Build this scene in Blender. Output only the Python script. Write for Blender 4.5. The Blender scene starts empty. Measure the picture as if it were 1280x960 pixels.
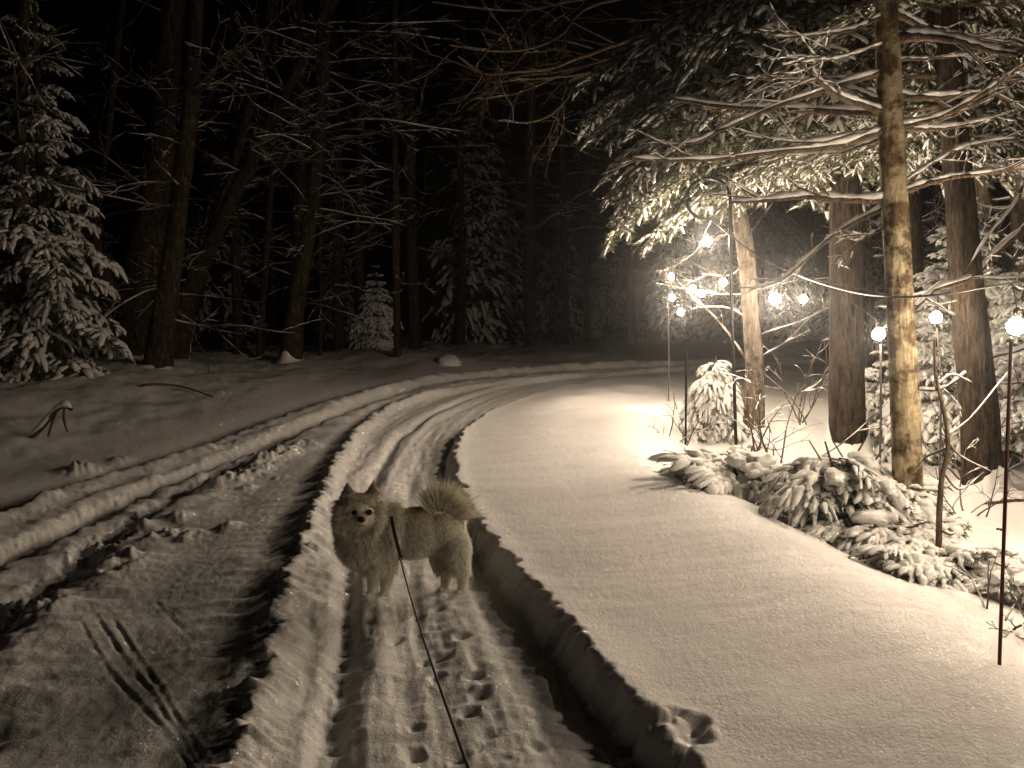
import bpy, bmesh, math, random
import numpy as np
from mathutils import Vector, Matrix

random.seed(7)
RNG = np.random.default_rng(7)
SC = bpy.context.scene
COL = SC.collection
R = math.radians

# ---------------------------------------------------------------- camera
CAM_H, FPX, HORIZON = 1.35, 960.0, 415.0
TH = math.atan((480 - HORIZON) / FPX)
cam_d = bpy.data.cameras.new('camera')
cam_d.sensor_width = 36.0
cam_d.lens = 36.0 * FPX / 1280.0
cam_d.clip_start, cam_d.clip_end = 0.05, 400
cam = bpy.data.objects.new('camera', cam_d)
cam.location = (0, 0, CAM_H)
cam.rotation_euler = (R(90) - TH, 0, 0)
COL.objects.link(cam)
SC.camera = cam


def ray(px, py):
    cx, cy = (px - 640) / FPX, (480 - py) / FPX
    return np.array([cx, math.cos(TH) + cy * math.sin(TH), -math.sin(TH) + cy * math.cos(TH)])


def P(px, py, Y):
    d = ray(px, py)
    return np.array([0, 0, CAM_H]) + d * (Y / d[1])


def base_z(y):
    """the lane climbs gently towards the bend"""
    y = np.asarray(y, float)
    q = np.clip((y - 7.5) / 12.0, 0, 1)
    return .55 * (q * q * (1.6 - .6 * q)) + .012 * np.clip(y - 19.5, 0, 30)


def flat(px, py, z=0.0):
    d = ray(px, py)
    t = np.concatenate([np.arange(1, 25, .01), np.arange(25, 90, .05)])
    f = CAM_H + d[2] * t - base_z(d[1] * t) - z
    k = int(np.argmax(f < 0)) if np.any(f < 0) else len(t) - 1
    return d[0] * t[k], d[1] * t[k]


# ---------------------------------------------------------------- noise
def _hash(ix, iy, seed):
    h = (ix.astype(np.int64) * 374761393 + iy.astype(np.int64) * 668265263 + seed * 2147483647) & 0xFFFFFFFF
    h = ((h ^ (h >> 13)) * 1274126177) & 0xFFFFFFFF
    h = h ^ (h >> 16)
    return (h & 0xFFFF) / 65535.0


def vnoise(x, y, seed=0):
    x = np.asarray(x, float); y = np.asarray(y, float)
    ix, iy = np.floor(x), np.floor(y)
    fx, fy = x - ix, y - iy
    fx = fx * fx * fx * (fx * (fx * 6 - 15) + 10); fy = fy * fy * fy * (fy * (fy * 6 - 15) + 10)
    a, b = _hash(ix, iy, seed), _hash(ix + 1, iy, seed)
    c, d = _hash(ix, iy + 1, seed), _hash(ix + 1, iy + 1, seed)
    return (a + (b - a) * fx + (c - a) * fy + (a - b - c + d) * fx * fy) * 2 - 1


def fbm(x, y, seed=0, oct=4, gain=.5):
    x = np.asarray(x, float); y = np.asarray(y, float)
    s, a = 0, 1.0
    for k in range(oct):
        ang = .6 + k * 1.1
        c_, s_ = math.cos(ang), math.sin(ang)
        s = s + a * vnoise((x * c_ - y * s_) * 2.03 ** k + 17.3 * k, (x * s_ + y * c_) * 2.03 ** k - 9.1 * k, seed + k)
        a *= gain
    return s


def sstep(a, b, x):
    t = np.clip((x - a) / (b - a), 0, 1)
    return t * t * (3 - 2 * t)


# ---------------------------------------------------------------- terrain
class Curve:
    """a line on the ground as X(Y), smoothed; signed distance is positive to its right"""
    def __init__(self, pts, z=0.0):
        w = sorted([flat(px, py, z) for px, py in pts], key=lambda p: p[1])
        X = np.array([p[0] for p in w]); Y = np.array([p[1] for p in w])
        s0 = (X[1] - X[0]) / (Y[1] - Y[0]); s1 = (X[-1] - X[-2]) / (Y[-1] - Y[-2])
        Y = np.concatenate([[Y[0] - 12], Y, [Y[-1] + 60]])
        X = np.concatenate([[X[0] - 12 * s0], X, [X[-1] + 60 * s1]])
        # monotone-ish Hermite resampling
        m = np.gradient(X, Y)
        yy = np.concatenate([np.arange(Y[0], 12, .05), np.arange(12, Y[-1], .25)])
        k = np.clip(np.searchsorted(Y, yy) - 1, 0, len(Y) - 2)
        h = Y[k + 1] - Y[k]; t = (yy - Y[k]) / h
        xx = ((2 * t ** 3 - 3 * t ** 2 + 1) * X[k] + (t ** 3 - 2 * t ** 2 + t) * h * m[k]
              + (-2 * t ** 3 + 3 * t ** 2) * X[k + 1] + (t ** 3 - t ** 2) * h * m[k + 1])
        self.y, self.x = yy, xx
        self.s = np.gradient(xx, yy)

    def dist(self, x, y):
        return (x - np.interp(y, self.y, self.x)) / np.sqrt(1 + np.interp(y, self.y, self.s) ** 2)


C_EDGE = Curve([(860, 960), (765, 850), (695, 770), (640, 705), (598, 650), (570, 600), (566, 570), (590, 528), (640, 499), (720, 477), (830, 464), (1000, 456)], z=.10)
C_RIDGE = Curve([(285, 960), (322, 850), (356, 740), (387, 650), (424, 570), (455, 530), (500, 503), (560, 486), (700, 469), (850, 459)], z=.04)
C_GROOVE = Curve([(412, 960), (424, 850), (432, 760), (441, 690), (470, 590), (510, 535), (560, 505), (660, 478), (800, 463)])
C_RUTA = Curve([(-250, 760), (0, 662), (100, 622), (200, 582), (300, 552), (400, 522), (480, 495), (560, 476), (700, 463), (850, 455.5)])
C_RUTB = Curve([(-100, 830), (0, 735), (60, 698), (120, 655), (200, 610), (300, 564), (360, 540), (430, 514), (500, 494), (570, 479), (700, 466), (850, 457)])
C_BERM = Curve([(-250, 700), (0, 622), (100, 586), (240, 552), (400, 509), (480, 487), (560, 470.5), (700, 460), (850, 453.5)])
C_CREST = Curve([(1290, 880), (1180, 800), (1000, 690), (900, 637), (820, 590), (790, 540), (830, 500), (900, 480)], z=.15)
C_SKI1 = Curve([(90, 740), (160, 850), (225, 930), (250, 980)])
C_SKI2 = Curve([(118, 745), (185, 850), (235, 930), (262, 980)])
C_SKI3 = Curve([(155, 775), (205, 860), (245, 930), (270, 980)])
C_SKI4 = Curve([(200, 740), (228, 775), (250, 800)])

CLODS = [(x_, y_, r_ * .62, h_) for x_, y_, r_, h_ in [(125, 655, .22, .09), (165, 640, .16, .07), (205, 652, .2, .06), (60, 735, .2, .06), (240, 655, .15, .05), (285, 648, .16, .04),
         (275, 590, .25, .07), (100, 565, .28, .12), (150, 555, .2, .06), (330, 570, .2, .06), (360, 562, .2, .05), (390, 555, .2, .04), (30, 720, .2, .07), (180, 620, .2, .05), (225, 632, .14, .05), (150, 680, .14, .05), (310, 600, .14, .04), (60, 600, .2, .06), (200, 555, .2, .06), (350, 590, .12, .03)]]
PRINTS = [(530, 826), (552, 824), (576, 801), (592, 852), (540, 786), (548, 762), (522, 770), (585, 895), (610, 925), (672, 945), (575, 948), (516, 942), (628, 958), (600, 875), (545, 846),
          (493, 800), (560, 742), (540, 752), (520, 905)]


def ground(x, y):
    x = np.asarray(x, float); y = np.asarray(y, float)
    far = np.clip(y / 10, 1, 3)
    rag = .035 * vnoise(x * 2, y * 5, 3) + .026 * vnoise(x * 5, y * 22, 4) + .022 * vnoise(x * 9, y * 55, 5) * (y < 12)
    de = C_EDGE.dist(x, y)
    dr = C_RIDGE.dist(x, y)
    dg = C_GROOVE.dist(x, y)
    da = C_RUTA.dist(x, y)
    db = C_RUTB.dist(x, y)
    dl = C_BERM.dist(x, y)
    dc = C_CREST.dist(x, y)
    z = np.zeros_like(x)
    # untouched snow right of the lane
    wall = sstep(-.075, .035, de + rag * .9)
    plat = .095 + .06 * sstep(0, 1.2, de) + .02 * np.exp(-(de / .12) ** 2)
    plat = plat + .02 * fbm(x * .7, y * .7, 11, 3) + .0030 * fbm(x * 1.2 + .3 * y, y * 5, 12, 4) + .0011 * fbm(x * 9, y * 24, 13, 3)
    fade = 1 - sstep(10.5, 13, y + .15 * x)          # only before the bend
    drop = sstep(.0, .85, dc + .12 * vnoise(x * 1.3, y * 1.3, 14)) * fade
    plat = plat + .06 * np.exp(-((dc + .15) / .42) ** 2) * fade
    wood = -.02 + .10 * fbm(x * .45, y * .45, 21, 3) + .02 * fbm(x * 2, y * 2, 22, 4)
    plat = plat * (1 - drop) + wood * drop
    hi = .6 + .4 * fade
    z = z + wall * plat * hi
    # lane floor
    lane = sstep(-.1, .25, dr) * (1 - wall)
    z = z - .045 * lane
    z = z + lane * (.010 * fbm(dg * 9, y * 1.1, 31, 3) + .006 * fbm(x * 5, y * 14, 32, 3))
    gmask = lane * np.exp(-(dg + .02 * vnoise(y * 2, y * 0, 33)) ** 2 / .0030)
    z = z - gmask * (.036 + .018 * vnoise(x * 3, y * 24, 34))
    z = z + lane * .014 * np.exp(-((dg - .14) / .07) ** 2) + lane * .02 * np.exp(-((dg + .16) / .1) ** 2)
    z = z - lane * .02 * np.exp(-((dg - .36) / .06) ** 2) * (.6 + .6 * vnoise(y * 1.3, x * 0, 36))
    # ridge left of the lane: steep ragged left face
    rr = dr + rag * 1.0 + .02 * vnoise(x * 3, y * 2.2, 45)
    rh = .068 * (1 + .25 * vnoise(y * 1.1, y * 0, 41))
    ridge = np.where(rr < 0, np.exp(-(rr / .06) ** 2), np.exp(-(rr / .12) ** 2))
    z = z + rh * ridge * (1 - .6 * wall) + ridge * (.016 * vnoise(x * 7, y * 34, 42) + .010 * vnoise(x * 22, y * 60, 43)) * (y < 12)
    z = z + .008 * np.exp(-((rr - .2) / .03) ** 2) * (1 + vnoise(x * 2, y * 12, 44)) * (1 - wall)
    # middle flat snow
    mid = sstep(.0, .3, db) * (1 - sstep(-.25, 0, dr))
    z = z + mid * (.007 * fbm(x * 1.1, y * 2.2, 51, 3) + .0028 * fbm(x * 4, y * 18, 52, 4))
    z = z - mid * .02 * np.exp(-((dr + .2) / .12) ** 2)
    z = z + mid * .022 * np.clip(vnoise(x * 2.2, y * 14, 54), 0, 1) * np.exp(-((dr + .24) / .16) ** 2)
    for c, a in ((C_SKI1, 1), (C_SKI2, 1), (C_SKI3, .8)):
        m = np.exp(-(c.dist(x, y) / .009) ** 2) * sstep(4.15, 3.6, y) * (y > .5)
        m = m * np.clip(.55 + .9 * vnoise(x * 5, y * 7, 57), 0, 1)
        z = z - .008 * a * m + .002 * np.exp(-((c.dist(x, y) - .02) / .01) ** 2) * sstep(4.15, 3.6, y) * (y > .5)
    m = np.exp(-(C_SKI4.dist(x, y) / .012) ** 2) * (y > 3.4) * (y < 4)
    z = z - .003 * m
    z = z - .14 * np.clip(-dr - .1, 0, 1.5) * sstep(14, 8, y) + lane * .10 * (np.clip(dg, -.6, .6) - .3) * sstep(4.3, 3.0, y)
    # ruts on the left
    rough = vnoise(x * 4, y * 6, 61) * .6 + vnoise(x * 9, y * 16, 62) * .4
    da2, db2 = da + rag * 1.0, db + rag * 1.2
    w = .15 * np.sqrt(far)
    nearb = 1 - .5 * sstep(9, 14, y)
    z = z - .105 * np.exp(-(np.abs(da2) / w) ** 3)
    z = z - .095 * np.exp(-(np.abs(db2) / (w * .8)) ** 3) * nearb
    berm = np.where(dl + rag < 0, np.exp(-((dl + rag) / .12) ** 2), np.exp(-((dl + rag) / .26) ** 2))
    z = z + .095 * berm * (1 + .35 * vnoise(x * 1.4, y * 1.1, 63) + .35 * rough)
    band = sstep(-.5, -.2, da) * (1 - sstep(.25, .8, db))
    z = z + band * (.045 + .022 * rough + .02 * fbm(x * 3, y * 3, 64, 3))
    crumb = np.exp(-((db - .42) / .20) ** 2) * sstep(4.2, 4.9, y) * sstep(15, 9, y) * sstep(-.25, .45, vnoise(x * 1.1, y * .9, 68))
    z = z + crumb * (.012 + .065 * np.abs(fbm(x * 4.2, y * 4.2, 65, 5, .6)) + .015 * rough)
    for k, (px, py, r, h) in enumerate(CLODS):
        cx, cy = flat(px, py)
        r2 = ((x - cx) / r) ** 2 + ((y - cy) / (r * 1.3)) ** 2
        near = r2 < 6
        q = np.exp(-(r2 * (1 + .5 * rough)) ** 1.5)
        z = z + np.where(near, .75 * h * q * (1 + .6 * rough + .5 * vnoise(x * 18, y * 18, 66) + .3 * vnoise(x * 40, y * 40, 67)), 0)
    # left bank
    out = -dl
    bank = sstep(.4, 6, out) * .45 * sstep(26, 12, y) + .12 * sstep(.4, 4, out) + sstep(7, 30, out) * .2
    z = z + bank - .05 * np.exp(-((out - .45) / .3) ** 2)
    z = z + sstep(.5, 2.5, out) * (.07 * fbm(x * .8, y * .5, 71, 3) + .02 * fbm(x * 3, y * 3, 72, 3))
    z = z + sstep(4, 10, out) * .16 * fbm(x * .5, y * .5, 73, 3)
    # paw prints in the lane and one broken hole in the untouched snow
    for k, (px, py) in enumerate(PRINTS):
        cx, cy = flat(px, py, -.04)
        dx, dy = x - cx, y - cy
        a_ = k * 1.7; r2 = ((dx * math.cos(a_) - dy * math.sin(a_)) / (.022 + .006 * (k % 3))) ** 2 + ((dx * math.sin(a_) + dy * math.cos(a_)) / (.030 + .005 * (k % 2))) ** 2
        r2 = r2 * (1 + .4 * vnoise(x * 45, y * 45, 82))
        z = z - (.008 + .004 * (k % 4)) * np.exp(-(np.clip(r2, 0, 30) ** 1.3)) + .003 * np.exp(-((np.sqrt(r2) - 1.7) / .4) ** 2)
    for px, py, r, dep in ((862, 908, .055, .085), (835, 892, .06, .05), (868, 893, .04, .06), (815, 886, .035, .035), (800, 880, .04, .03)):
        cx, cy = flat(px, py, .14)
        r2 = ((x - cx) / r) ** 2 + ((y - cy) / r) ** 2
        n_ = vnoise(x * 24, y * 24, 81)
        q_ = np.where(r2 < 9, np.exp(-(r2 * (1 + .35 * n_)) ** 1.5), 0)
        z = z - .42 * dep * q_ + .004 * np.exp(-((np.sqrt(r2) - 1.45) / .3) ** 2) * (1 + n_)
    # rumpled patches near the bend
    for px, py in ((700, 499), (725, 497), (757, 493), (752, 489), (795, 481), (690, 505), (740, 485)):
        cx, cy = flat(px, py, .15)
        z = z + .05 * np.exp(-(((x - cx) / .5) ** 2 + ((y - cy) / .35) ** 2))
    z = z + (.0008 + .0016 * (1 - wall)) * vnoise(x * 30, y * 30, 91) + .0009 * vnoise(x * 70, y * 70, 92) * (y < 9)
    return z + base_z(y)


def gz(x, y):
    return float(ground(np.array([x]), np.array([y]))[0])


def hit(px, py):
    """first point of the ground along the view ray"""
    d = ray(px, py)
    t = np.concatenate([np.arange(1, 20, .02), np.arange(20, 90, .1)])
    x, y, z = d[0] * t, d[1] * t, CAM_H + d[2] * t
    g = ground(x, y)
    k = np.argmax(z < g) if np.any(z < g) else len(t) - 1
    return np.array([x[k], y[k], g[k]])


# ---------------------------------------------------------------- materials
def new_mat(name):
    m = bpy.data.materials.new(name); m.use_nodes = True
    nt = m.node_tree
    b = nt.nodes['Principled BSDF']
    return m, nt, b


def noise_node(nt, scale, detail=4, rough=.55, vec=None):
    n = nt.nodes.new('ShaderNodeTexNoise')
    n.inputs['Scale'].default_value = scale; n.inputs['Detail'].default_value = detail; n.inputs['Roughness'].default_value = rough
    if vec is not None: nt.links.new(vec, n.inputs['Vector'])
    return n


def coords(nt, scale=(1, 1, 1)):
    g = nt.nodes.new('ShaderNodeTexCoord')
    m = nt.nodes.new('ShaderNodeMapping'); m.inputs['Scale'].default_value = scale
    nt.links.new(g.outputs['Object'], m.inputs['Vector'])
    return m.outputs['Vector']


def ramp(nt, fac, stops):
    r = nt.nodes.new('ShaderNodeValToRGB')
    while len(r.color_ramp.elements) < len(stops): r.color_ramp.elements.new(.5)
    for e, (p, c) in zip(r.color_ramp.elements, stops):
        e.position = p; e.color = (*c, 1)
    nt.links.new(fac, r.inputs['Fac'])
    return r.outputs['Color']


def bump(nt, h, strength, dist, b):
    n = nt.nodes.new('ShaderNodeBump'); n.inputs['Strength'].default_value = strength; n.inputs['Distance'].default_value = dist
    nt.links.new(h, n.inputs['Height']); nt.links.new(n.outputs['Normal'], b.inputs['Normal'])


def snow_material(name, base, fine, dist, big=None):
    m, nt, b = new_mat(name)
    v = coords(nt)
    n1 = noise_node(nt, fine, 6, .7, v)
    n2 = noise_node(nt, 3, 3, .5, v)
    c = ramp(nt, n2.outputs['Fac'], [(.3, tuple(x * .93 for x in base)), (.7, base)])
    nt.links.new(c, b.inputs['Base Color'])
    b.inputs['Roughness'].default_value = .75
    b.inputs['Specular IOR Level'].default_value = .25
    bump(nt, n1.outputs['Fac'], .9, dist, b)
    return m


M_GROUND = snow_material('ground_snow', (.80, .79, .78), 70, .008)
M_SNOW = snow_material('branch_snow', (.80, .79, .77), 40, .01)


def bark(name, dark, light, patch=None, vs=9, patch_at=.58, bstr=.9):
    m, nt, b = new_mat(name)
    v = coords(nt, (1, 1, .22))
    v2 = coords(nt)
    n1 = noise_node(nt, vs * 1.8, 8, .75, v)
    n2 = noise_node(nt, 7, 6, .65, v2)
    c = ramp(nt, n1.outputs['Fac'], [(.40, dark), (.62, light)])
    if patch:
        f = ramp(nt, n2.outputs['Fac'], [(patch_at - .06, (0, 0, 0)), (patch_at + .06, (1, 1, 1))])
        mx = nt.nodes.new('ShaderNodeMix'); mx.data_type = 'RGBA'
        nt.links.new(f, mx.inputs[0]); nt.links.new(c, mx.inputs[6]); mx.inputs[7].default_value = (*patch, 1)
        n3 = noise_node(nt, 26, 6, .7, v2)
        mul = nt.nodes.new('ShaderNodeMix'); mul.data_type = 'RGBA'; mul.blend_type = 'MULTIPLY'; mul.inputs[0].default_value = .8
        nt.links.new(mx.outputs[2], mul.inputs[6])
        nt.links.new(ramp(nt, n3.outputs['Fac'], [(.3, (.45, .42, .38)), (.65, (1, 1, 1))]), mul.inputs[7])
        c = mul.outputs[2]
    nt.links.new(c, b.inputs['Base Color'])
    b.inputs['Roughness'].default_value = .9
    b.inputs['Specular IOR Level'].default_value = .2
    w_ = nt.nodes.new('ShaderNodeTexVoronoi'); w_.feature = 'DISTANCE_TO_EDGE'; w_.inputs['Scale'].default_value = vs * 2.2
    nt.links.new(v, w_.inputs['Vector'])
    ad = nt.nodes.new('ShaderNodeMath'); ad.operation = 'MULTIPLY_ADD'; ad.inputs[1].default_value = .9
    mn = nt.nodes.new('ShaderNodeMath'); mn.operation = 'MINIMUM'; mn.inputs[1].default_value = .35
    nt.links.new(w_.outputs['Distance'], mn.inputs[0]); nt.links.new(mn.outputs[0], ad.inputs[0]); nt.links.new(n1.outputs['Fac'], ad.inputs[2])
    bump(nt, ad.outputs[0], bstr, .08, b)
    return m


M_BARK = bark('hemlock_bark', (.016, .012, .009), (.085, .062, .043), vs=11)
M_BARK_DARK = bark('dark_bark', (.025, .019, .013), (.12, .088, .055), (.17, .15, .11), patch_at=.62)
M_BARK_LICHEN = bark('lichen_bark', (.06, .04, .022), (.20, .14, .075), (.50, .42, .27), vs=7, patch_at=.5, bstr=.8)
M_BARK_PALE = bark('pale_bark', (.16, .13, .10), (.36, .31, .25), (.08, .06, .045), vs=8, patch_at=.58)
M_TWIG = bark('twig_bark', (.06, .042, .03), (.16, .115, .08), vs=20, bstr=.4)


def plain(name, col, rough=.6, metal=0, spec=.3, var=.25, vs=30):
    m, nt, b = new_mat(name)
    n = noise_node(nt, vs, 4, .6, coords(nt))
    c = ramp(nt, n.outputs['Fac'], [(.3, tuple(x * (1 - var) for x in col)), (.7, tuple(min(1, x * (1 + var)) for x in col))])
    nt.links.new(c, b.inputs['Base Color'])
    b.inputs['Roughness'].default_value = rough; b.inputs['Metallic'].default_value = metal; b.inputs['Specular IOR Level'].default_value = spec
    return m


def needle_material():
    m, nt, b = new_mat('needles')
    n = noise_node(nt, 5, 4, .6, coords(nt))
    c = ramp(nt, n.outputs['Fac'], [(.3, (.045, .052, .022)), (.55, (.085, .092, .040)), (.8, (.14, .135, .065))])
    nt.links.new(c, b.inputs['Base Color'])
    b.inputs['Roughness'].default_value = .55
    out = nt.nodes['Material Output']
    tr = nt.nodes.new('ShaderNodeBsdfTranslucent'); nt.links.new(c, tr.inputs['Color'])
    mx = nt.nodes.new('ShaderNodeMixShader'); mx.inputs[0].default_value = .25
    nt.links.new(b.outputs[0], mx.inputs[1]); nt.links.new(tr.outputs[0], mx.inputs[2]); nt.links.new(mx.outputs[0], out.inputs['Surface'])
    return m


M_NEEDLE = needle_material()
M_BLACK = plain('black_metal', (.02, .02, .02), .4, .6)
M_RED = plain('red_fibreglass', (.075, .012, .009), .5)
M_GREY = plain('grey_metal', (.10, .095, .09), .5, .5)
M_WIRE = plain('black_wire', (.022, .02, .018), .5)
M_LEASH = plain('leash_cord', (.045, .03, .028), .7, var=.5, vs=120)
M_STRAP = plain('harness_web', (.05, .014, .014), .65)

BULB_RGB = (1.0, .80, .60)


def bulb_material():
    m = bpy.data.materials.new('lit_bulb_glass'); m.use_nodes = True
    nt = m.node_tree; nt.nodes.clear()
    o = nt.nodes.new('ShaderNodeOutputMaterial'); a = nt.nodes.new('ShaderNodeAddShader')
    e = nt.nodes.new('ShaderNodeEmission'); e.inputs['Color'].default_value = (1, .80, .55, 1); e.inputs['Strength'].default_value = 14
    t = nt.nodes.new('ShaderNodeBsdfTransparent')
    nt.links.new(e.outputs[0], a.inputs[0]); nt.links.new(t.outputs[0], a.inputs[1]); nt.links.new(a.outputs[0], o.inputs['Surface'])
    m.cycles.emission_sampling = 'NONE'
    return m


M_BULB = bulb_material()

# ---------------------------------------------------------------- mesh tools


def batch_tubes(C, Rd, S=6, flat_=1.0, jit=0.0, rng=RNG, close=True):
    """C (N,K,3) centre lines, Rd (N,K) radii -> verts, quads"""
    C = np.asarray(C, float); Rd = np.asarray(Rd, float)
    N, K, _ = C.shape
    T = np.gradient(C, axis=1)
    T /= np.linalg.norm(T, axis=2, keepdims=True) + 1e-9
    up = np.zeros_like(T); up[..., 2] = 1
    steep = np.abs(T[:, :, 2]).mean(axis=1) > .8
    up[steep] = (0, 1, 0)
    side = np.cross(T, up); side /= np.linalg.norm(side, axis=2, keepdims=True) + 1e-9
    nrm = np.cross(side, T)
    a = np.linspace(0, 2 * math.pi, S, endpoint=False)
    rr = Rd[:, :, None] * (1 + jit * rng.uniform(-1, 1, (N, K, S)))
    V = (C[:, :, None, :] + side[:, :, None, :] * (rr * np.cos(a))[..., None]
         + nrm[:, :, None, :] * (rr * np.sin(a) * flat_)[..., None])
    idx = np.arange(N * K * S).reshape(N, K, S)
    q = np.stack([idx[:, :-1, :], idx[:, 1:, :], np.roll(idx, -1, 2)[:, 1:, :], np.roll(idx, -1, 2)[:, :-1, :]], -1)
    return V.reshape(-1, 3), q.reshape(-1, 4)


class MB:
    def __init__(self): self.V, self.F, self.n = [], [], 0

    def add(self, VF):
        V, F = VF
        if len(V) == 0: return self
        self.V.append(np.asarray(V, float)); self.F.append(np.asarray(F, np.int64) + self.n); self.n += len(V)
        return self

    def tube(self, pts, rad, S=8, **k):
        pts = np.asarray(pts, float)
        rad = np.full(len(pts), rad) if np.isscalar(rad) else np.asarray(rad, float)
        return self.add(batch_tubes(pts[None], rad[None], S, **k))

    def arrays(self):
        if not self.V: return np.zeros((0, 3)), np.zeros((0, 4), np.int64)
        return np.concatenate(self.V), np.concatenate(self.F)

    def mesh(self, name, mat, smooth=True):
        V, F = self.arrays()
        return make_mesh(name, V, F, mat, smooth)

    def build(self, name, mat, parent=None, smooth=True, origin=None):
        V, F = self.arrays()
        if origin is not None: V = V - np.asarray(origin)
        o = bpy.data.objects.new(name, make_mesh(name, V, F, mat, smooth))
        COL.objects.link(o)
        if parent is not None: o.parent = parent
        elif origin is not None: o.location = origin
        return o


def make_mesh(name, V, F, mat, smooth=True):
    me = bpy.data.meshes.new(name)
    V = np.ascontiguousarray(V, np.float32); F = np.ascontiguousarray(F, np.int32)
    nf, k = F.shape
    me.vertices.add(len(V)); me.vertices.foreach_set('co', V.ravel())
    me.loops.add(nf * k); me.loops.foreach_set('vertex_index', F.ravel())
    me.polygons.add(nf)
    me.polygons.foreach_set('loop_start', np.arange(nf, dtype=np.int32) * k)
    me.polygons.foreach_set('loop_total', np.full(nf, k, np.int32))
    if smooth: me.polygons.foreach_set('use_smooth', np.ones(nf, bool))
    me.materials.append(mat)
    me.update(calc_edges=True)
    return me


def tag(o, label=None, cat=None, group=None, kind=None):
    if label: o['label'] = label
    if cat: o['category'] = cat
    if group: o['group'] = group
    if kind: o['kind'] = kind
    return o


def empty(name, loc):
    o = bpy.data.objects.new(name, None); o.empty_display_size = .2
    o.location = [float(v) for v in loc]
    COL.objects.link(o)
    return o


def spline(pts, n):
    """Catmull-Rom through pts, n samples"""
    p = np.asarray(pts, float)
    if len(p) == 2: return p[0] + (p[1] - p[0]) * np.linspace(0, 1, n)[:, None]
    q = np.vstack([2 * p[0] - p[1], p, 2 * p[-1] - p[-2]])
    u = np.linspace(0, len(p) - 1 - 1e-9, n); k = u.astype(int); t = (u - k)[:, None]
    a, b, c, d = q[k], q[k + 1], q[k + 2], q[k + 3]
    return .5 * (2 * b + (c - a) * t + (2 * a - 5 * b + 4 * c - d) * t ** 2 + (3 * b - a - 3 * c + d) * t ** 3)


def blob(center, rad, seed=0, n=2, jit=.18):
    bm = bmesh.new(); bmesh.ops.create_icosphere(bm, subdivisions=n, radius=1)
    V = np.array([v.co[:] for v in bm.verts]); F = np.array([[v.index for v in f.verts] for f in bm.faces])
    bm.free()
    rad = np.asarray(rad, float)
    k = 1 + jit * (fbm(V[:, 0] * 1.6 + seed * 3.1, V[:, 1] * 1.6 + V[:, 2] * 1.3, seed, 3))
    return V * k[:, None] * rad + np.asarray(center), np.column_stack([F, F[:, 2]])[:, :3]


# ---------------------------------------------------------------- the ground
def build_ground():
    a_in = np.linspace(-41, 41, 820)
    a_out = np.linspace(41, 319, 90)[1:-1]
    ang = np.radians(np.concatenate([a_in, a_out]))           # 0 = straight ahead
    rad = np.concatenate([[.05, .3, .6, .9], 1.2 * np.exp(np.linspace(0, math.log(90 / 1.2), 760))])
    A, Rr = np.meshgrid(ang, rad)
    X, Y = np.sin(A) * Rr, np.cos(A) * Rr
    Z = ground(X.ravel(), Y.ravel()).reshape(X.shape)
    n, m = X.shape
    V = np.column_stack([X.ravel(), Y.ravel(), Z.ravel()])
    idx = np.arange(n * m).reshape(n, m); nx = np.roll(idx, -1, 1)
    F = np.stack([idx[:-1], idx[1:], nx[1:], nx[:-1]], -1).reshape(-1, 4)
    o = bpy.data.objects.new('ground', make_mesh('ground', V, F[:, ::-1], M_GROUND))
    COL.objects.link(o)
    tag(o, 'snow covered ground with lane, wheel ruts and banks', kind='structure')


build_ground()


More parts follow.
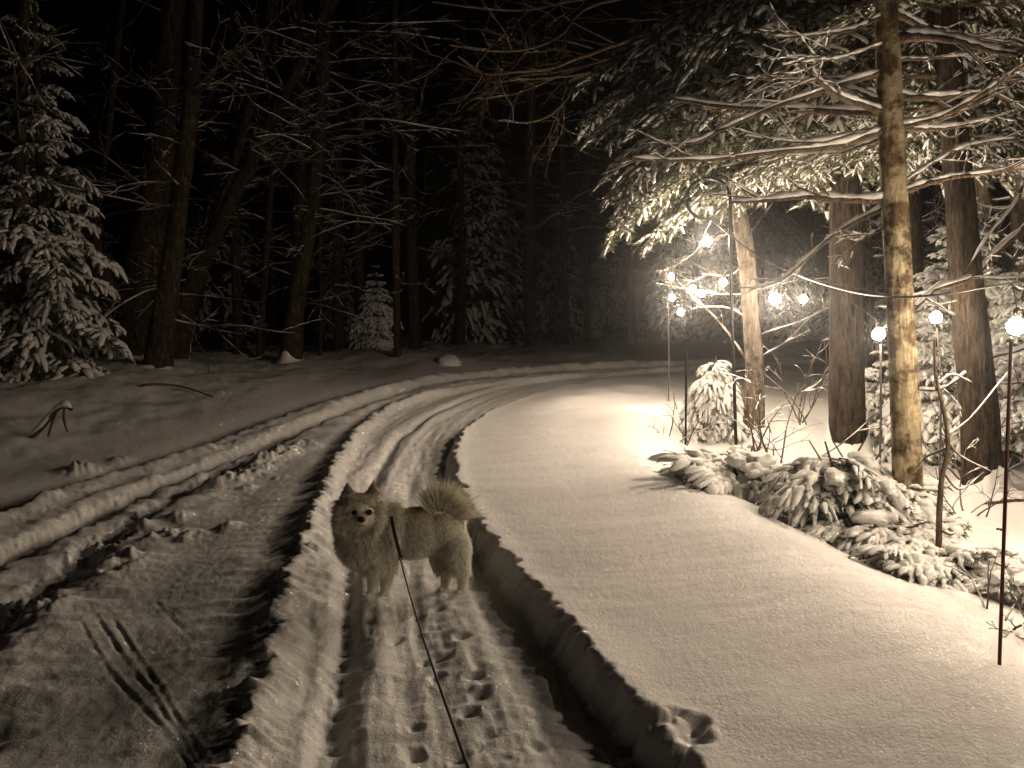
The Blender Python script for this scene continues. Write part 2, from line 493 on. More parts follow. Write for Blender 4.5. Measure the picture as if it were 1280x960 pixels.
# ---------------------------------------------------------------- conifer boughs
def make_bough(L, rng, width=.42, droop=.22, nsec=11, flen=.2, fr=.026, snow=.8, nn=14, hang=.5, curl=0.0, nfk=2.6, S=7):
    """one snow laden bough along +X from the origin: wood, needles, snow (V, F)"""
    wood, need, snw = MB(), MB(), MB()
    s = np.linspace(0, 1, 10)
    main = np.column_stack([L * s * (1 - .08 * s), .05 * L * np.sin(s * 3 + rng.uniform(0, 6)) * s, .10 * L * s - (droop + .10) * L * s ** 2 + curl * L * s ** 3])
    wood.tube(main, np.linspace(.012 * L + .004, .003, 10), 5)
    fing = []
    for side in (-1, 1):
        for i in range(nsec):
            t0 = .10 + .88 * (i + rng.uniform(.1, .9)) / nsec
            k = t0 * 9; j = min(int(k), 8)
            base = main[j] + (main[j + 1] - main[j]) * (k - j)
            ls = width * L * (1 - t0) ** .6 * rng.uniform(.7, 1.15) * min(1, .35 + t0 * 2.5) + .08
            yaw = side * R(rng.uniform(38, 62))
            u = np.linspace(0, 1, 6)
            d = np.array([math.cos(yaw), math.sin(yaw), rng.uniform(-.12, .05)])
            sec = base + d * (u * ls)[:, None]
            sec[:, 2] -= hang * .55 * ls * u ** 2
            wood.add(batch_tubes(sec[None], np.linspace(.006, .002, 6)[None] * (.6 + .3 * L), 4))
            nf = max(2, int(ls / flen * nfk))
            for f in range(nf):
                tf = (f + rng.uniform(.2, .8)) / nf
                kk = tf * 5; jj = min(int(kk), 4)
                b2 = sec[jj] + (sec[jj + 1] - sec[jj]) * (kk - jj)
                y2 = yaw + rng.choice([-1, 1]) * R(rng.uniform(15, 55))
                fing.append((b2, y2, flen * rng.uniform(.55, 1.25), rng.uniform(.2, 1.0) * hang))
            fing.append((sec[-1] * .35 + sec[-2] * .65, yaw, flen * rng.uniform(.7, 1.2), hang))
    for f in range(nsec):
        t0 = rng.uniform(.1, .95); k = t0 * 9; j = min(int(k), 8)
        fing.append((main[j] + (main[j + 1] - main[j]) * (k - j), R(rng.uniform(-40, 40)), flen * 1.2, hang * .6))
    fing.append((main[-2], 0, flen * 1.3, hang))
    B = np.array([f[0] for f in fing]); YW = np.array([f[1] for f in fing]); LN = np.array([f[2] for f in fing]); HG = np.array([f[3] for f in fing])
    K = 6
    u = np.array([0, .2, .45, .7, .92, 1.0])
    C = B[:, None, :] + np.stack([np.cos(YW)[:, None] * LN[:, None] * u, np.sin(YW)[:, None] * LN[:, None] * u,
                                  -HG[:, None] * LN[:, None] * (u ** 1.5) * 1.1], -1)
    prof = np.array([.5, .95, 1.05, .95, .7, .1])
    keep = rng.random(len(B)) < snow
    RR = fr * rng.uniform(.65, 1.25, (len(B), 1)) * prof * (1 + .3 * rng.uniform(-1, 1, (len(B), K)))
    Cs = C.copy(); Cs[..., 2] += RR * .55
    if keep.any(): snw.add(batch_tubes(Cs[keep], RR[keep], S, .8, .30, rng))
    # needles: thin blades leaving each twiglet to both sides and downwards
    n = len(B)
    tt = rng.uniform(.05, 1.05, (n, nn))
    kk = np.clip(tt * (K - 1), 0, K - 1.001); j = kk.astype(int); fr_ = (kk - j)[..., None]
    ii = np.arange(n)[:, None]
    base = C[ii, j] * (1 - fr_) + C[ii, j + 1] * fr_
    sd = rng.choice([-1, 1], (n, nn)) * rng.uniform(.5, 1.1, (n, nn)); yy = YW[:, None] + sd
    ln = rng.uniform(.03, .065, (n, nn)) * (fr / .026) ** .5
    dirv = np.stack([np.cos(yy), np.sin(yy), rng.uniform(-.75, .1, (n, nn))], -1)
    tip = base + dirv * ln[..., None]
    wv = np.stack([-np.sin(yy), np.cos(yy), rng.uniform(-.5, .5, (n, nn))], -1) * rng.uniform(.005, .010, (n, nn, 1))
    Vn = np.stack([base - wv, base + wv, tip + wv * .4, tip - wv * .4], 2).reshape(-1, 3)
    Fn = np.arange(len(Vn)).reshape(-1, 4)
    need.add((Vn, Fn))
    return wood.arrays(), need.arrays(), snw.arrays()


_r = np.random.default_rng(21)
BOUGH_L = [make_bough(2.0, _r, .34, .20, 19, .12, .0145, .72, 15, .55, nfk=2.0, S=5) for _ in range(5)]          # hemlock
BOUGH_M = [make_bough(1.3, _r, .40, .26, 8, .22, .042, .42, 30, .8) for _ in range(4)]           # spruce
BOUGH_S = [make_bough(.62, _r, .5, .30, 6, .15, .034, .95, 16, .7) for _ in range(4)]           # young, thick snow
BOUGH_LOW = [make_bough(.62, _r, .5, .34, 4, .17, .030, .35, 12, .8) for _ in range(3)]           # for far trees


def place(arr, origin, az, pitch, roll=0, sc=1.0):
    V, F = arr
    M = np.array((Matrix.Rotation(az, 3, 'Z') @ Matrix.Rotation(-pitch, 3, 'Y') @ Matrix.Rotation(roll, 3, 'X')))
    return (V * sc) @ M.T + np.asarray(origin), F


def crown(boughs):
    """boughs: list of (variant, origin, az, pitch, roll, scale) -> wood, needles, snow MB"""
    w, n, s = MB(), MB(), MB()
    for var, o, az, pi_, ro, sc in boughs:
        w.add(place(var[0], o, az, pi_, ro, sc)); n.add(place(var[1], o, az, pi_, ro, sc)); s.add(place(var[2], o, az, pi_, ro, sc))
    return w, n, s


def trunk_tube(path, rad, S=16, seed=0, flare=.35, rough=.06, n=46, step=None):
    pts = spline(path, n); r = np.interp(np.linspace(0, 1, n), np.linspace(0, 1, len(rad)), rad)
    h = pts[:, 2] - pts[0, 2]
    r = r * (1 + flare * np.exp(-np.clip(h, 0, None) / (r[0] * 1.6)))
    V, F = batch_tubes(pts[None], r[None], S)
    cen = np.repeat(pts, S, axis=0)
    rel = V - cen; a = np.arctan2(rel[:, 1], rel[:, 0])
    k = 1 + rough * (fbm(np.cos(a) * 2 + seed, V[:, 2] * 1.2 + np.sin(a) * 2, seed, 3) + .6 * vnoise(a * 5, V[:, 2] * 3, seed + 5))
    k += .18 * np.exp(-np.repeat(h, S) / (rad[0] * 1.5)) * np.sin(a * 5 + seed)
    return cen + rel * k[:, None], F


def snow_on(path, rad, rng, S=6, thick=1.0, gap=.15):
    """ridge of snow lying along the top of a branch"""
    n = max(6, int(len(path) * 1.0))
    pts = np.asarray(path, float)
    T = np.gradient(pts, axis=0); T /= np.linalg.norm(T, axis=1, keepdims=True) + 1e-9
    horiz = np.sqrt(np.clip(1 - T[:, 2] ** 2, 0, 1))
    r = (np.asarray(rad) * .75 + .007) * thick * horiz * (1 + .35 * rng.uniform(-1, 1, len(pts)))
    r = np.where(rng.random(len(pts)) < gap, r * .35, r)
    r[0] *= .2; r[-1] *= .2
    q = pts.copy(); q[:, 2] += np.asarray(rad) * .62 + r * .35
    return batch_tubes(q[None], np.clip(r, .001, 1)[None], S, .85, .12, rng)


def twig_tree(base, direction, length, rad, rng, depth=2, kids=4, wob=.25, up=.12):
    """list of (path, radii): a branch with side twigs"""
    out = []
    n = 9
    d = np.asarray(direction, float); d /= np.linalg.norm(d)
    p = np.asarray(base, float); pts = [p]
    for i in range(n - 1):
        d = d + rng.normal(0, wob / 3, 3) + np.array([0, 0, up / 3]); d /= np.linalg.norm(d)
        p = p + d * length / (n - 1); pts.append(p)
    pts = np.array(pts)
    out.append((pts, np.linspace(rad, rad * .3, n)))
    if depth > 0:
        for k in range(kids):
            t = rng.integers(2, n - 1)
            tang = pts[t] - pts[t - 1]; tang /= np.linalg.norm(tang) + 1e-9
            perp = np.cross(tang, rng.normal(0, 1, 3)); perp /= np.linalg.norm(perp) + 1e-9
            dd = tang * rng.uniform(.5, 1) + perp * rng.uniform(.5, .9)
            out += twig_tree(pts[t], dd, length * rng.uniform(.3, .6) * (1 - .4 * t / n), rad * .55, rng, depth - 1, max(2, kids - 1), wob, up)
    return out


def px_path(pts, d0, d1=None):
    d1 = d0 if d1 is None else d1
    n = len(pts)
    return np.array([P(px, py, d0 + (d1 - d0) * i / (n - 1)) for i, (px, py) in enumerate(pts)])


def skirt(loc, r, h, seed):
    """snow drifted up round the foot of a trunk"""
    a = np.linspace(0, 2 * math.pi, 20, endpoint=False); ring = []
    for k, t in enumerate(np.linspace(0, 1, 8)):
        rr = r * (1.9 - 1.0 * t ** .6) * (1 + .12 * vnoise(np.cos(a) * 1.5 + seed, np.sin(a) * 1.5 + t, seed))
        zz = -.08 + (h + .08) * t ** 1.6 * (1 + .5 * vnoise(np.cos(a) * 1.2, np.sin(a) * 1.2 + seed, seed + 3))
        ring.append(np.column_stack([np.cos(a) * rr, np.sin(a) * rr, zz]))
    V = np.concatenate(ring) + np.asarray(loc)
    idx = np.arange(160).reshape(8, 20); nx = np.roll(idx, -1, 1)
    return V, np.stack([idx[:-1], nx[:-1], nx[1:], idx[1:]], -1).reshape(-1, 4)


# ---------------------------------------------------------------- right hand trees
def wood_tree(name, label, px_pts, widths, mat, group=None, seed=0, lean_depth=0.0, S=18, flare=.35, snow_foot=.0, cat='tree', base_at=None, rough=.06, drop=.25):
    """trunk from photograph measurements: px_pts base -> top, widths in px"""
    b = hit(*px_pts[0]) if base_at is None else np.asarray(base_at, float)
    Y = b[1]
    path = np.array([P(px, py, Y + lean_depth * i / (len(px_pts) - 1)) for i, (px, py) in enumerate(px_pts)])
    path[0] = b; path[0, 2] -= drop
    rad = [w / 2 * Y / FPX for w in widths]
    root = empty(name, b); tag(root, label, cat, group)
    mb = MB().add(trunk_tube(path, rad, S, seed, flare, rough))
    mb.build('trunk', mat, root, origin=b)
    if snow_foot: MB().add(skirt(b, rad[0] * 1.15, snow_foot, seed)).build('snow_foot', M_SNOW, root, origin=b)
    return root, b, path, rad


def add_parts(root, b, wood=None, need=None, snow=None, names=('limbs', 'foliage', 'snow_load'), wmat=None):
    if wood is not None and wood.n: wood.build(names[0], wmat or M_TWIG, root, origin=b)
    if need is not None and need.n: need.build(names[1], M_NEEDLE, root, origin=b)
    if snow is not None and snow.n: snow.build(names[2], M_SNOW, root, origin=b)


def add_branch(root, b, wood, snow, mat=None, name='branch'):
    """one limb with its side twigs as a part, the snow lying on it as its sub-part"""
    o = wood.build(name, mat or M_TWIG, root, origin=b)
    if snow is not None and snow.n:
        V, F = snow.arrays()
        so = bpy.data.objects.new('snow_cover', make_mesh('snow_cover', V - np.asarray(b), F, M_SNOW)); COL.objects.link(so); so.parent = o
    return o


rg = np.random.default_rng(5)

# the big dark hemlock behind the lichened trunk
hem, hb, hpath, hrad = wood_tree('hemlock', 'thick dark brown hemlock trunk left of the lichened trunk, snowy boughs hanging over the lane',
                                 [(1060, 577), (1059, 440), (1057, 300), (1056, 180), (1055, 0), (1054, -300)], [44, 41, 38, 36, 32, 24], M_BARK, seed=3, snow_foot=.35, flare=.28)
bl = []
hx, hy = hb[0], hb[1]


def bough_to(var, a, e, roll=0):
    """bough from a whose straight end would reach e (before droop)"""
    a, e = np.asarray(a, float), np.asarray(e, float); d = e - a; L = np.linalg.norm(d)
    base_len = var[0][0][:, 0].max()
    return (var, a, math.atan2(d[1], d[0]), math.asin(d[2] / L), roll, L / base_len)


for (px, py, Y, za) in ((742, 262, 8.0, 3.25), (790, 285, 8.7, 3.0), (835, 265, 8.8, 3.05), (760, 225, 8.4, 3.5), (770, 185, 7.2, 3.7), (745, 130, 7.5, 4.1), (760, 80, 8.3, 4.6), (800, 110, 6.9, 4.3),
                        (860, 200, 9.2, 3.4), (890, 260, 9.4, 3.0), (850, 140, 7.7, 3.9), (900, 90, 6.4, 4.4), (780, 30, 7.4, 5.0), (850, 20, 6.4, 5.2), (960, 60, 6.1, 4.9), (1000, 130, 6.4, 4.2),
                        (930, 130, 9.4, 4.0), (990, 200, 9.8, 3.5), (880, 40, 9.2, 4.8), (720, 60, 7.9, 4.7), (820, 215, 8.7, 3.3), (770, 250, 8.9, 3.1), (810, 245, 9.2, 3.1), (750, 215, 8.8, 3.4), (840, 230, 9.6, 3.2), (800, 170, 9.0, 3.7), (720, 120, 8.6, 4.2)):
    e = P(px, py, Y); e[2] += .30
    bl.append(bough_to(BOUGH_L[rg.integers(5)], (hx, hy, za + .45), e, rg.uniform(-.3, .3)))
for k in range(34):
    z = rg.uniform(3.3, 7.2); az = rg.uniform(-.9, 2.6) if k % 3 else rg.uniform(-3.1, 3.1)
    bl.append((BOUGH_L[rg.integers(5)], (hx, hy, z), az, R(rg.uniform(-14, 8)), rg.uniform(-.3, .3), rg.uniform(.95, 1.3) * (1 - .05 * (z - 3))))
w, n, s = crown(bl); add_parts(hem, hb, w, n, s)

# lichened trunk with long bare snow topped branches
lic, lb, lpath, lrad = wood_tree('lichened_tree', 'slim trunk with patchy yellow lichen and bare snow topped branches, nearest the lane',
                                 [(1138, 668), (1133, 540), (1127, 420), (1121, 300), (1115, 180), (1110, 60), (1104, -120)], [37, 35, 32, 31, 30, 27, 24], M_BARK_LICHEN, seed=8, flare=.12, rough=.05)
D = lb[1]
LB = [
    ([(1104, 163), (1040, 182), (980, 188), (880, 199), (790, 198)], .022, -.5),
    ([(1104, 160), (1027, 178), (985, 180), (928, 173)], .014, .3),
    ([(1106, 140), (1064, 140), (980, 137), (905, 134), (839, 123)], .030, .7),
    ([(1104, 90), (1029, 113), (961, 137), (900, 163), (858, 182), (804, 181)], .020, -.2),
    ([(1104, 141), (1055, 122), (1030, 105), (1013, 84)], .022, -.4),
    ([(1104, 126), (1064, 110), (1045, 101), (1031, 88)], .016, .4),
    ([(1112, 251), (1060, 250), (1008, 246), (960, 251), (914, 253)], .026, .35),
    ([(1106, 171), (1070, 184), (1041, 192), (970, 194)], .014, .6),
    ([(1110, 258), (1070, 278), (1036, 300), (989, 342), (970, 354), (938, 363)], .018, 1.2),
    ([(1116, 280), (1085, 294), (1072, 299)], .014, .3),
    ([(1112, 47), (1160, 46), (1195, 52), (1240, 64), (1275, 70)], .034, -.6),
    ([(1112, 14), (1140, 27), (1172, 41), (1224, 48), (1270, 50)], .024, .5),
    ([(1114, 119), (1150, 121), (1191, 119), (1230, 114), (1261, 107)], .026, .3),
    ([(1114, 160), (1177, 145), (1238, 112), (1262, 95), (1292, 76)], .020, -.7),
    ([(1116, 157), (1160, 161), (1205, 156), (1264, 141)], .022, .8),
    ([(1120, 243), (1150, 232), (1186, 220), (1220, 216), (1258, 210)], .022, -.4),
    ([(1120, 236), (1160, 208), (1200, 186), (1230, 178), (1270, 172)], .014, .9),
    ([(1110, 75), (1170, 72), (1230, 66)], .012, 1.0),
    ([(1104, 96), (1040, 97), (980, 98), (930, 97)], .012, .8),
    ([(1104, 20), (1060, 36), (1010, 42), (960, 44)], .016, -.3),
    ([(1104, 55), (1050, 72), (1000, 78)], .010, -.6),
]
for k, (pp, r, dd) in enumerate(LB):
    path = spline(px_path(pp, D, D + dd), 22)
    path[1:-1] += np.cumsum(rg.normal(0, .0035, (20, 3)), 0) * .5
    rad = np.linspace(r, r * .42, 22) * (D / 5)
    br = MB().tube(path, rad, 7, jit=.06)
    sn = MB().add(snow_on(path, rad, rg, 7, 1.15, .1))
    for q in range(6):
        t = rg.integers(6, 20); tang = path[t] - path[t - 1]; tang /= np.linalg.norm(tang)
        dv = tang + np.array([rg.uniform(-.3, .3), rg.uniform(-.6, .6), rg.uniform(-.5, .5)])
        for pth, rr in twig_tree(path[t], dv, rg.uniform(.15, .45), r * .35, rg, 1, 2, .3, .0):
            br.tube(pth, rr, 4); sn.add(snow_on(pth, rr, rg, 4, .8, .3))
    o = br.build('branch', M_TWIG, lic, origin=lb)
    sn.build('snow_cover', M_SNOW, o, origin=(0, 0, 0)) if False else None
    so = bpy.data.objects.new('snow_cover', make_mesh('snow_cover', sn.arrays()[0] - lb, sn.arrays()[1], M_SNOW)); COL.objects.link(so); so.parent = o

# the dark leaning trunk on the far right
lean, leb, lepath, lerad = wood_tree('hemlock', 'dark leaning hemlock trunk at the right, between the thin sapling and the red marker rod',
                                     [(1232, 608), (1222, 500), (1210, 380), (1199, 240), (1190, 120), (1180, 0), (1168, -220)], [46, 42, 37, 33, 31, 28, 22], M_BARK, seed=12, snow_foot=.12)
bl = []
for k in range(44):
    z = rg.uniform(3.2, 6.8); az = rg.uniform(-3.1, 3.1)
    bl.append((BOUGH_L[rg.integers(5)], (np.interp(z, lepath[:, 2], lepath[:, 0]), leb[1], z), az, R(rg.uniform(-16, 6)), rg.uniform(-.3, .3), rg.uniform(.7, 1.1)))
w, n, s = crown(bl); add_parts(lean, leb, w, n, s)

# pale crooked trunk behind the shepherd hook
pale, pb, ppath, prad = wood_tree('pale_tree', 'pale crooked trunk plastered with snow, just right of the shepherd hook',
                                  [(940, 535), (943, 470), (939, 400), (934, 330), (924, 270), (910, 215), (905, 120), (900, -80)], [26, 22, 20, 22, 18, 17, 15, 12], M_BARK_PALE, seed=17, flare=.1, rough=.1)
for pp, r in (([(936, 366), (980, 352), (1005, 330), (1036, 296)], .03), ([(944, 420), (1000, 402), (1035, 385), (1062, 367)], .022), ([(944, 450), (985, 425), (1010, 400), (1040, 380)], .018),
              ([(946, 470), (920, 430), (895, 398), (868, 372), (845, 350)], .03), ([(936, 400), (910, 385), (870, 384)], .018), ([(932, 330), (910, 345), (876, 342)], .02), ([(934, 368), (900, 368), (866, 362)], .018),
              ([(930, 300), (960, 262), (990, 220), (1010, 190)], .025), ([(928, 280), (950, 258), (985, 240)], .018), ([(910, 215), (940, 170), (965, 120)], .02), ([(926, 290), (890, 300), (850, 330)], .015)):
    wb, sb = MB(), MB()
    path = spline(px_path(pp, pb[1], pb[1] + 1.3), 16); rad = np.linspace(r, r * .4, 16) * .62
    wb.tube(path, rad, 6, jit=.08); sb.add(snow_on(path, rad, rg, 6, .7, .25))
    for q in range(3):
        t = rg.integers(4, 15)
        for pth, rr in twig_tree(path[t], path[t] - path[t - 1] + rg.normal(0, .05, 3), rg.uniform(.25, .6), r * .4, rg, 1, 2, .3, .05):
            wb.tube(pth, rr, 4); sb.add(snow_on(pth, rr, rg, 4, .6, .4))
    add_branch(pale, pb, wb, sb)

# more trunks behind on the right
for nm, lab, pp, ww, mt, sd in (
    ('pale_tree', 'snow plastered pale trunk behind the dark leaning trunk at far right', [(1262, 528), (1250, 420), (1238, 330), (1224, 200), (1212, 60), (1204, -120)], [22, 20, 20, 19, 17, 14], M_BARK_PALE, 31),
    ('bare_tree', 'brown trunk at the right edge of the photo, behind the red rod', [(1290, 540), (1284, 400), (1278, 250), (1272, 100), (1268, -80)], [30, 28, 26, 25, 22], M_BARK_DARK, 33),
    ('bare_tree', 'slim dark trunk far behind, between the two brown hemlock trunks', [(1165, 478), (1168, 380), (1172, 200), (1176, -40)], [12, 11, 10, 9], M_BARK_DARK, 35),
    ('bare_tree', 'thin grey trunk far behind the lichened trunk, left of it', [(1090, 478), (1088, 380), (1084, 200), (1080, -60)], [10, 9, 9, 8], M_BARK_DARK, 37),
):
    root, b, path, rad = wood_tree(nm, lab, pp, ww, mt, 'trunks in the right hand woods', seed=sd)
    for q in range(14):
        wb, sb = MB(), MB()
        z = rg.uniform(1.6, 5.5); k = np.argmin(abs(path[:, 2] - z)); o = np.array([np.interp(z, path[:, 2], path[:, 0]), b[1], z])
        for pth, rr in twig_tree(o, (rg.uniform(-1, 1), rg.uniform(-1, .4), rg.uniform(-.1, .4)), rg.uniform(.8, 1.9), .016, rg, 2, 4, .3, .06):
            wb.tube(pth, rr, 4); sb.add(snow_on(pth, rr, rg, 4, 1.1, .25))
        add_branch(root, b, wb, sb)

# a fork of thick snowy branches reaching in from a tree beyond the right edge
fork = empty('bare_tree', (6.4, 7.4, gz(6.4, 7.4))); tag(fork, 'bare tree at the right edge reaching in with a thick forked snowy branch', 'tree')
fb = np.array(fork.location); wb, sb = MB(), MB()
MB().add(trunk_tube([fb - [0, 0, .3], fb + [.05, 0, 2], fb + [.15, .1, 4.5], fb + [.1, .1, 7.5]], [.17, .15, .12, .08], 14, 41)).build('trunk', M_BARK_DARK, fork, origin=fb)
for pp, r, a, e in (([(1400, 190), (1330, 232), (1285, 281), (1252, 309), (1214, 347), (1167, 363), (1135, 395), (1100, 415)], .045, 7.4, 6.0), ([(1400, 300), (1340, 332), (1275, 348), (1214, 347)], .026, 7.2, 6.3),
                    ([(1340, 120), (1282, 200), (1280, 225), (1266, 258), (1235, 295), (1207, 340)], .022, 7.2, 6.4), ([(1380, 300), (1300, 420), (1230, 450), (1180, 485), (1135, 486)], .022, 7.3, 6.2),
                    ([(1360, 280), (1310, 460), (1270, 478), (1225, 478)], .02, 7.2, 6.6), ([(1380, 200), (1330, 100), (1290, 60), (1262, 20)], .02, 7.3, 6.8)):
    wb, sb = MB(), MB()
    path = spline(px_path(pp, a, e), 26); rad = np.linspace(r, r * .35, 26)
    wb.tube(path, rad, 7, jit=.08); sb.add(snow_on(path, rad, rg, 7, 1.15, .08))
    for q in range(4):
        t = rg.integers(8, 24)
        for pth, rr in twig_tree(path[t], path[t] - path[t - 1] + rg.normal(0, .05, 3), rg.uniform(.2, .5), r * .35, rg, 1, 2, .3, .05):
            wb.tube(pth, rr, 4); sb.add(snow_on(pth, rr, rg, 4, .9, .3))
    add_branch(fork, fb, wb, sb)

# bare overhanging tree limbs at the top centre, from a tree standing in the bend
ov = empty('bare_tree', (6.6, 12.6, gz(6.6, 12.6))); tag(ov, 'bare brown tree whose long limbs reach left over the lane at the top', 'tree')
ob = np.array(ov.location); wb, sb = MB(), MB()
MB().add(trunk_tube([ob - [0, 0, .3], ob + [-.1, 0, 2.5], ob + [-.3, -.1, 5], ob + [-.4, -.1, 8.5]], [.17, .15, .12, .07], 14, 45)).build('trunk', M_BARK_DARK, ov, origin=ob)
for pp, r in (([(1110, -60), (900, -20), (745, 5), (700, 45), (655, 62), (608, 63), (562, 56)], .035), ([(1100, -10), (860, 30), (730, 70), (690, 85), (640, 90), (605, 92), (572, 70)], .04), ([(1100, 20), (860, 60), (740, 90), (690, 97), (640, 100)], .025),
              ([(1100, 60), (880, 80), (725, 95), (712, 118), (690, 142), (660, 153), (622, 150)], .035), ([(850, 50), (740, 80), (668, 108), (640, 118), (592, 124)], .02), ([(740, 80), (695, 90), (640, 98), (580, 130)], .018),
              ([(860, -20), (720, 0), (660, 12), (600, 10), (540, 2)], .03), ([(780, 60), (720, 30), (705, 20), (693, 24)], .016), ([(740, 60), (700, 50), (690, 62), (655, 66)], .016), ([(1100, 40), (900, 40), (830, 25), (783, 27)], .02), ([(900, 60), (872, 31), (858, 15)], .018)):
    wb, sb = MB(), MB()
    path = spline(px_path(pp, 12.6, 10.2), 26); rad = np.linspace(r, r * .3, 26)
    wb.tube(path, rad, 6, jit=.08); sb.add(snow_on(path, rad, rg, 5, .45, .4))
    for q in range(7):
        t = rg.integers(8, 25)
        for pth, rr in twig_tree(path[t], path[t] - path[t - 1] + rg.normal(0, .08, 3), rg.uniform(.5, 1.3), r * .3, rg, 2, 3, .35, .0):
            wb.tube(pth, rr, 4)
    add_branch(ov, ob, wb, sb)


# ---------------------------------------------------------------- young conifers and snow bent bushes
def cone_tree(name, label, base, H, Rb, rng, variants, rows, per, group=None, stem=.03, tpow=.85, mat=M_BARK, pitch0=-8, cap=True, top_lean=0.0, start=.06, scale_len=None):
    root = empty(name, base); tag(root, label, 'tree', group)
    b = np.asarray(base, float)
    mb = MB().add(trunk_tube([b - [0, 0, .1], b + [top_lean * .3, 0, H * .5], b + [top_lean, 0, H]], [stem, stem * .7, stem * .2], 8, 1, .2, .05, 16))
    bl = []
    for i in range(rows):
        t = start + (1 - start) * (i / rows) ** .9
        m = max(3, int(per * (1 - t) ** .6) + 1)
        L = Rb * (1 - t) ** tpow + .05 * Rb
        for k in range(m):
            v = variants[rng.integers(len(variants))]
            base_len = v[0][0][:, 0].max()
            az = 2 * math.pi * (k + rng.uniform(0, .8)) / m + i
            bl.append((v, b + [top_lean * t, 0, H * t + rng.uniform(-.02, .02) * H], az, R(pitch0 + 34 * t + rng.uniform(-9, 9)), rng.uniform(-.35, .35), L * rng.uniform(.75, 1.2) / base_len))
    w, n, s = crown(bl)
    if cap:
        V, F = blob(b + [top_lean, 0, H * .985], (Rb * .10 + .02, Rb * .10 + .02, H * .035), 3)
        s.add((V, np.column_stack([F, F[:, 2]]))) if False else None
    mb.add(w.arrays()); mb.build('trunk', mat, root, origin=b)
    add_parts(root, b, None, n, s)
    return root


def fan_bush(name, label, base, Rb, Hb, rng, nb, variants, group=None, az0=-3.14, az1=3.14, cat='bush', pitch=(15, 65), pads=3):
    root = empty(name, base); tag(root, label, cat, group)
    b = np.asarray(base, float); bl = []
    for k in range(nb):
        v = variants[rng.integers(len(variants))]; base_len = v[0][0][:, 0].max()
        az = rng.uniform(az0, az1); q = rng.random()
        o = b + np.array([rng.uniform(-.3, .3) * Rb, rng.uniform(-.3, .3) * Rb, Hb * (.15 + .75 * q)])
        bl.append((v, o, az, R(rng.uniform(*pitch)) * (1 - q) - R(5), rng.uniform(-.3, .3), Rb * (1.05 - .35 * q) * rng.uniform(.8, 1.15) / base_len))
    w, n, s = crown(bl)
    for k in range(int(pads)):
        a_ = rng.uniform(0, 6.28); q_ = rng.uniform(.15, .8)
        V, F = blob(b + [math.cos(a_) * Rb * q_, math.sin(a_) * Rb * q_, Hb * (1.0 - .75 * q_) + .05], (Rb * rng.uniform(.16, .34), Rb * rng.uniform(.16, .34), Rb * rng.uniform(.09, .16)), k + nb, 3, .35)
        s.add((V, np.column_stack([F, F[:, 2]])))
    for k in range(5):
        r_ = rng.uniform(.006, .012) + Rb * .01
        w.tube(spline([b - [0, 0, .15], b + [rng.uniform(-.2, .2) * Rb, rng.uniform(-.2, .2) * Rb, Hb * .5], b + [rng.uniform(-.6, .6) * Rb, rng.uniform(-.6, .6) * Rb, Hb]], 8), np.linspace(r_, r_ * .4, 8), 5)
    add_parts(root, b, w, n, s, ('stems', 'foliage', 'snow_load'))
    return root


THICK = [make_bough(.6, _r, .5, .5, 3, .27, .056, .97, 28, 1.05, nfk=2.8) for _ in range(4)]
THICKM = [make_bough(.75, _r, .5, .45, 4, .24, .044, .9, 34, 1.05, nfk=2.8) for _ in range(4)]

MIX = THICK + THICKM + BOUGH_S[:2]
MIXM = THICKM + THICK[:1] + BOUGH_S

rb = np.random.default_rng(11)
h = hit(893, 549)
cone_tree('young_fir', 'small round fir buried in snow between the two dark poles', h, 1.08, .40, rb, THICK, 9, 7, None, .03, .45, M_TWIG, -25, start=.12)


def at(px, py, Y):
    p = P(px, py, Y); return np.array([p[0], p[1], gz(p[0], p[1])])


fan_bush('snowy_bush', 'wide low bush bowed under thick snow, left end of the row beside the lane', at(928, 634, 5.8), .40, .36, rb, 28, MIX, None)
fan_bush('snowy_bush', 'low mound of snow laden fir between the leftmost bush and the tall middle bush', at(985, 650, 5.6), .34, .26, rb, 22, MIX, None)
fan_bush('snowy_bush', 'little snow capped bush at the foot of the pale crooked trunk', at(935, 560, 7.6), .26, .28, rb, 12, MIX, None)
fan_bush('snowy_bush', 'tallest of the lane side bushes, drooping snow sprays in front of the dark hemlock', at(1052, 668, 5.0), .42, .60, rb, 36, MIXM, None)
fan_bush('snowy_bush', 'snow capped bush with bare green underside at the foot of the lichened trunk', at(1112, 700, 4.45), .36, .20, rb, 20, MIXM, None)
fan_bush('snowy_bush', 'low dark green bush trailing right of the lichened trunk, thin snow cover', at(1178, 742, 3.95), .32, .13, rb, 18, MIXM, None)
fan_bush('snowy_bush', 'small snow tuft left of the dark hemlock trunk', at(1020, 590, 6.6), .22, .34, rb, 12, MIX, None)
fan_bush('snowy_bush', 'small half buried bush at the right edge, behind the red rod', at(1283, 758, 3.55), .20, .16, rb, 9, MIXM, None)
fan_bush('snowy_bush', 'snow covered brush at the right edge below the rightmost bulb', at(1262, 560, 7.4), .55, .8, rb, 22, BOUGH_S, None)

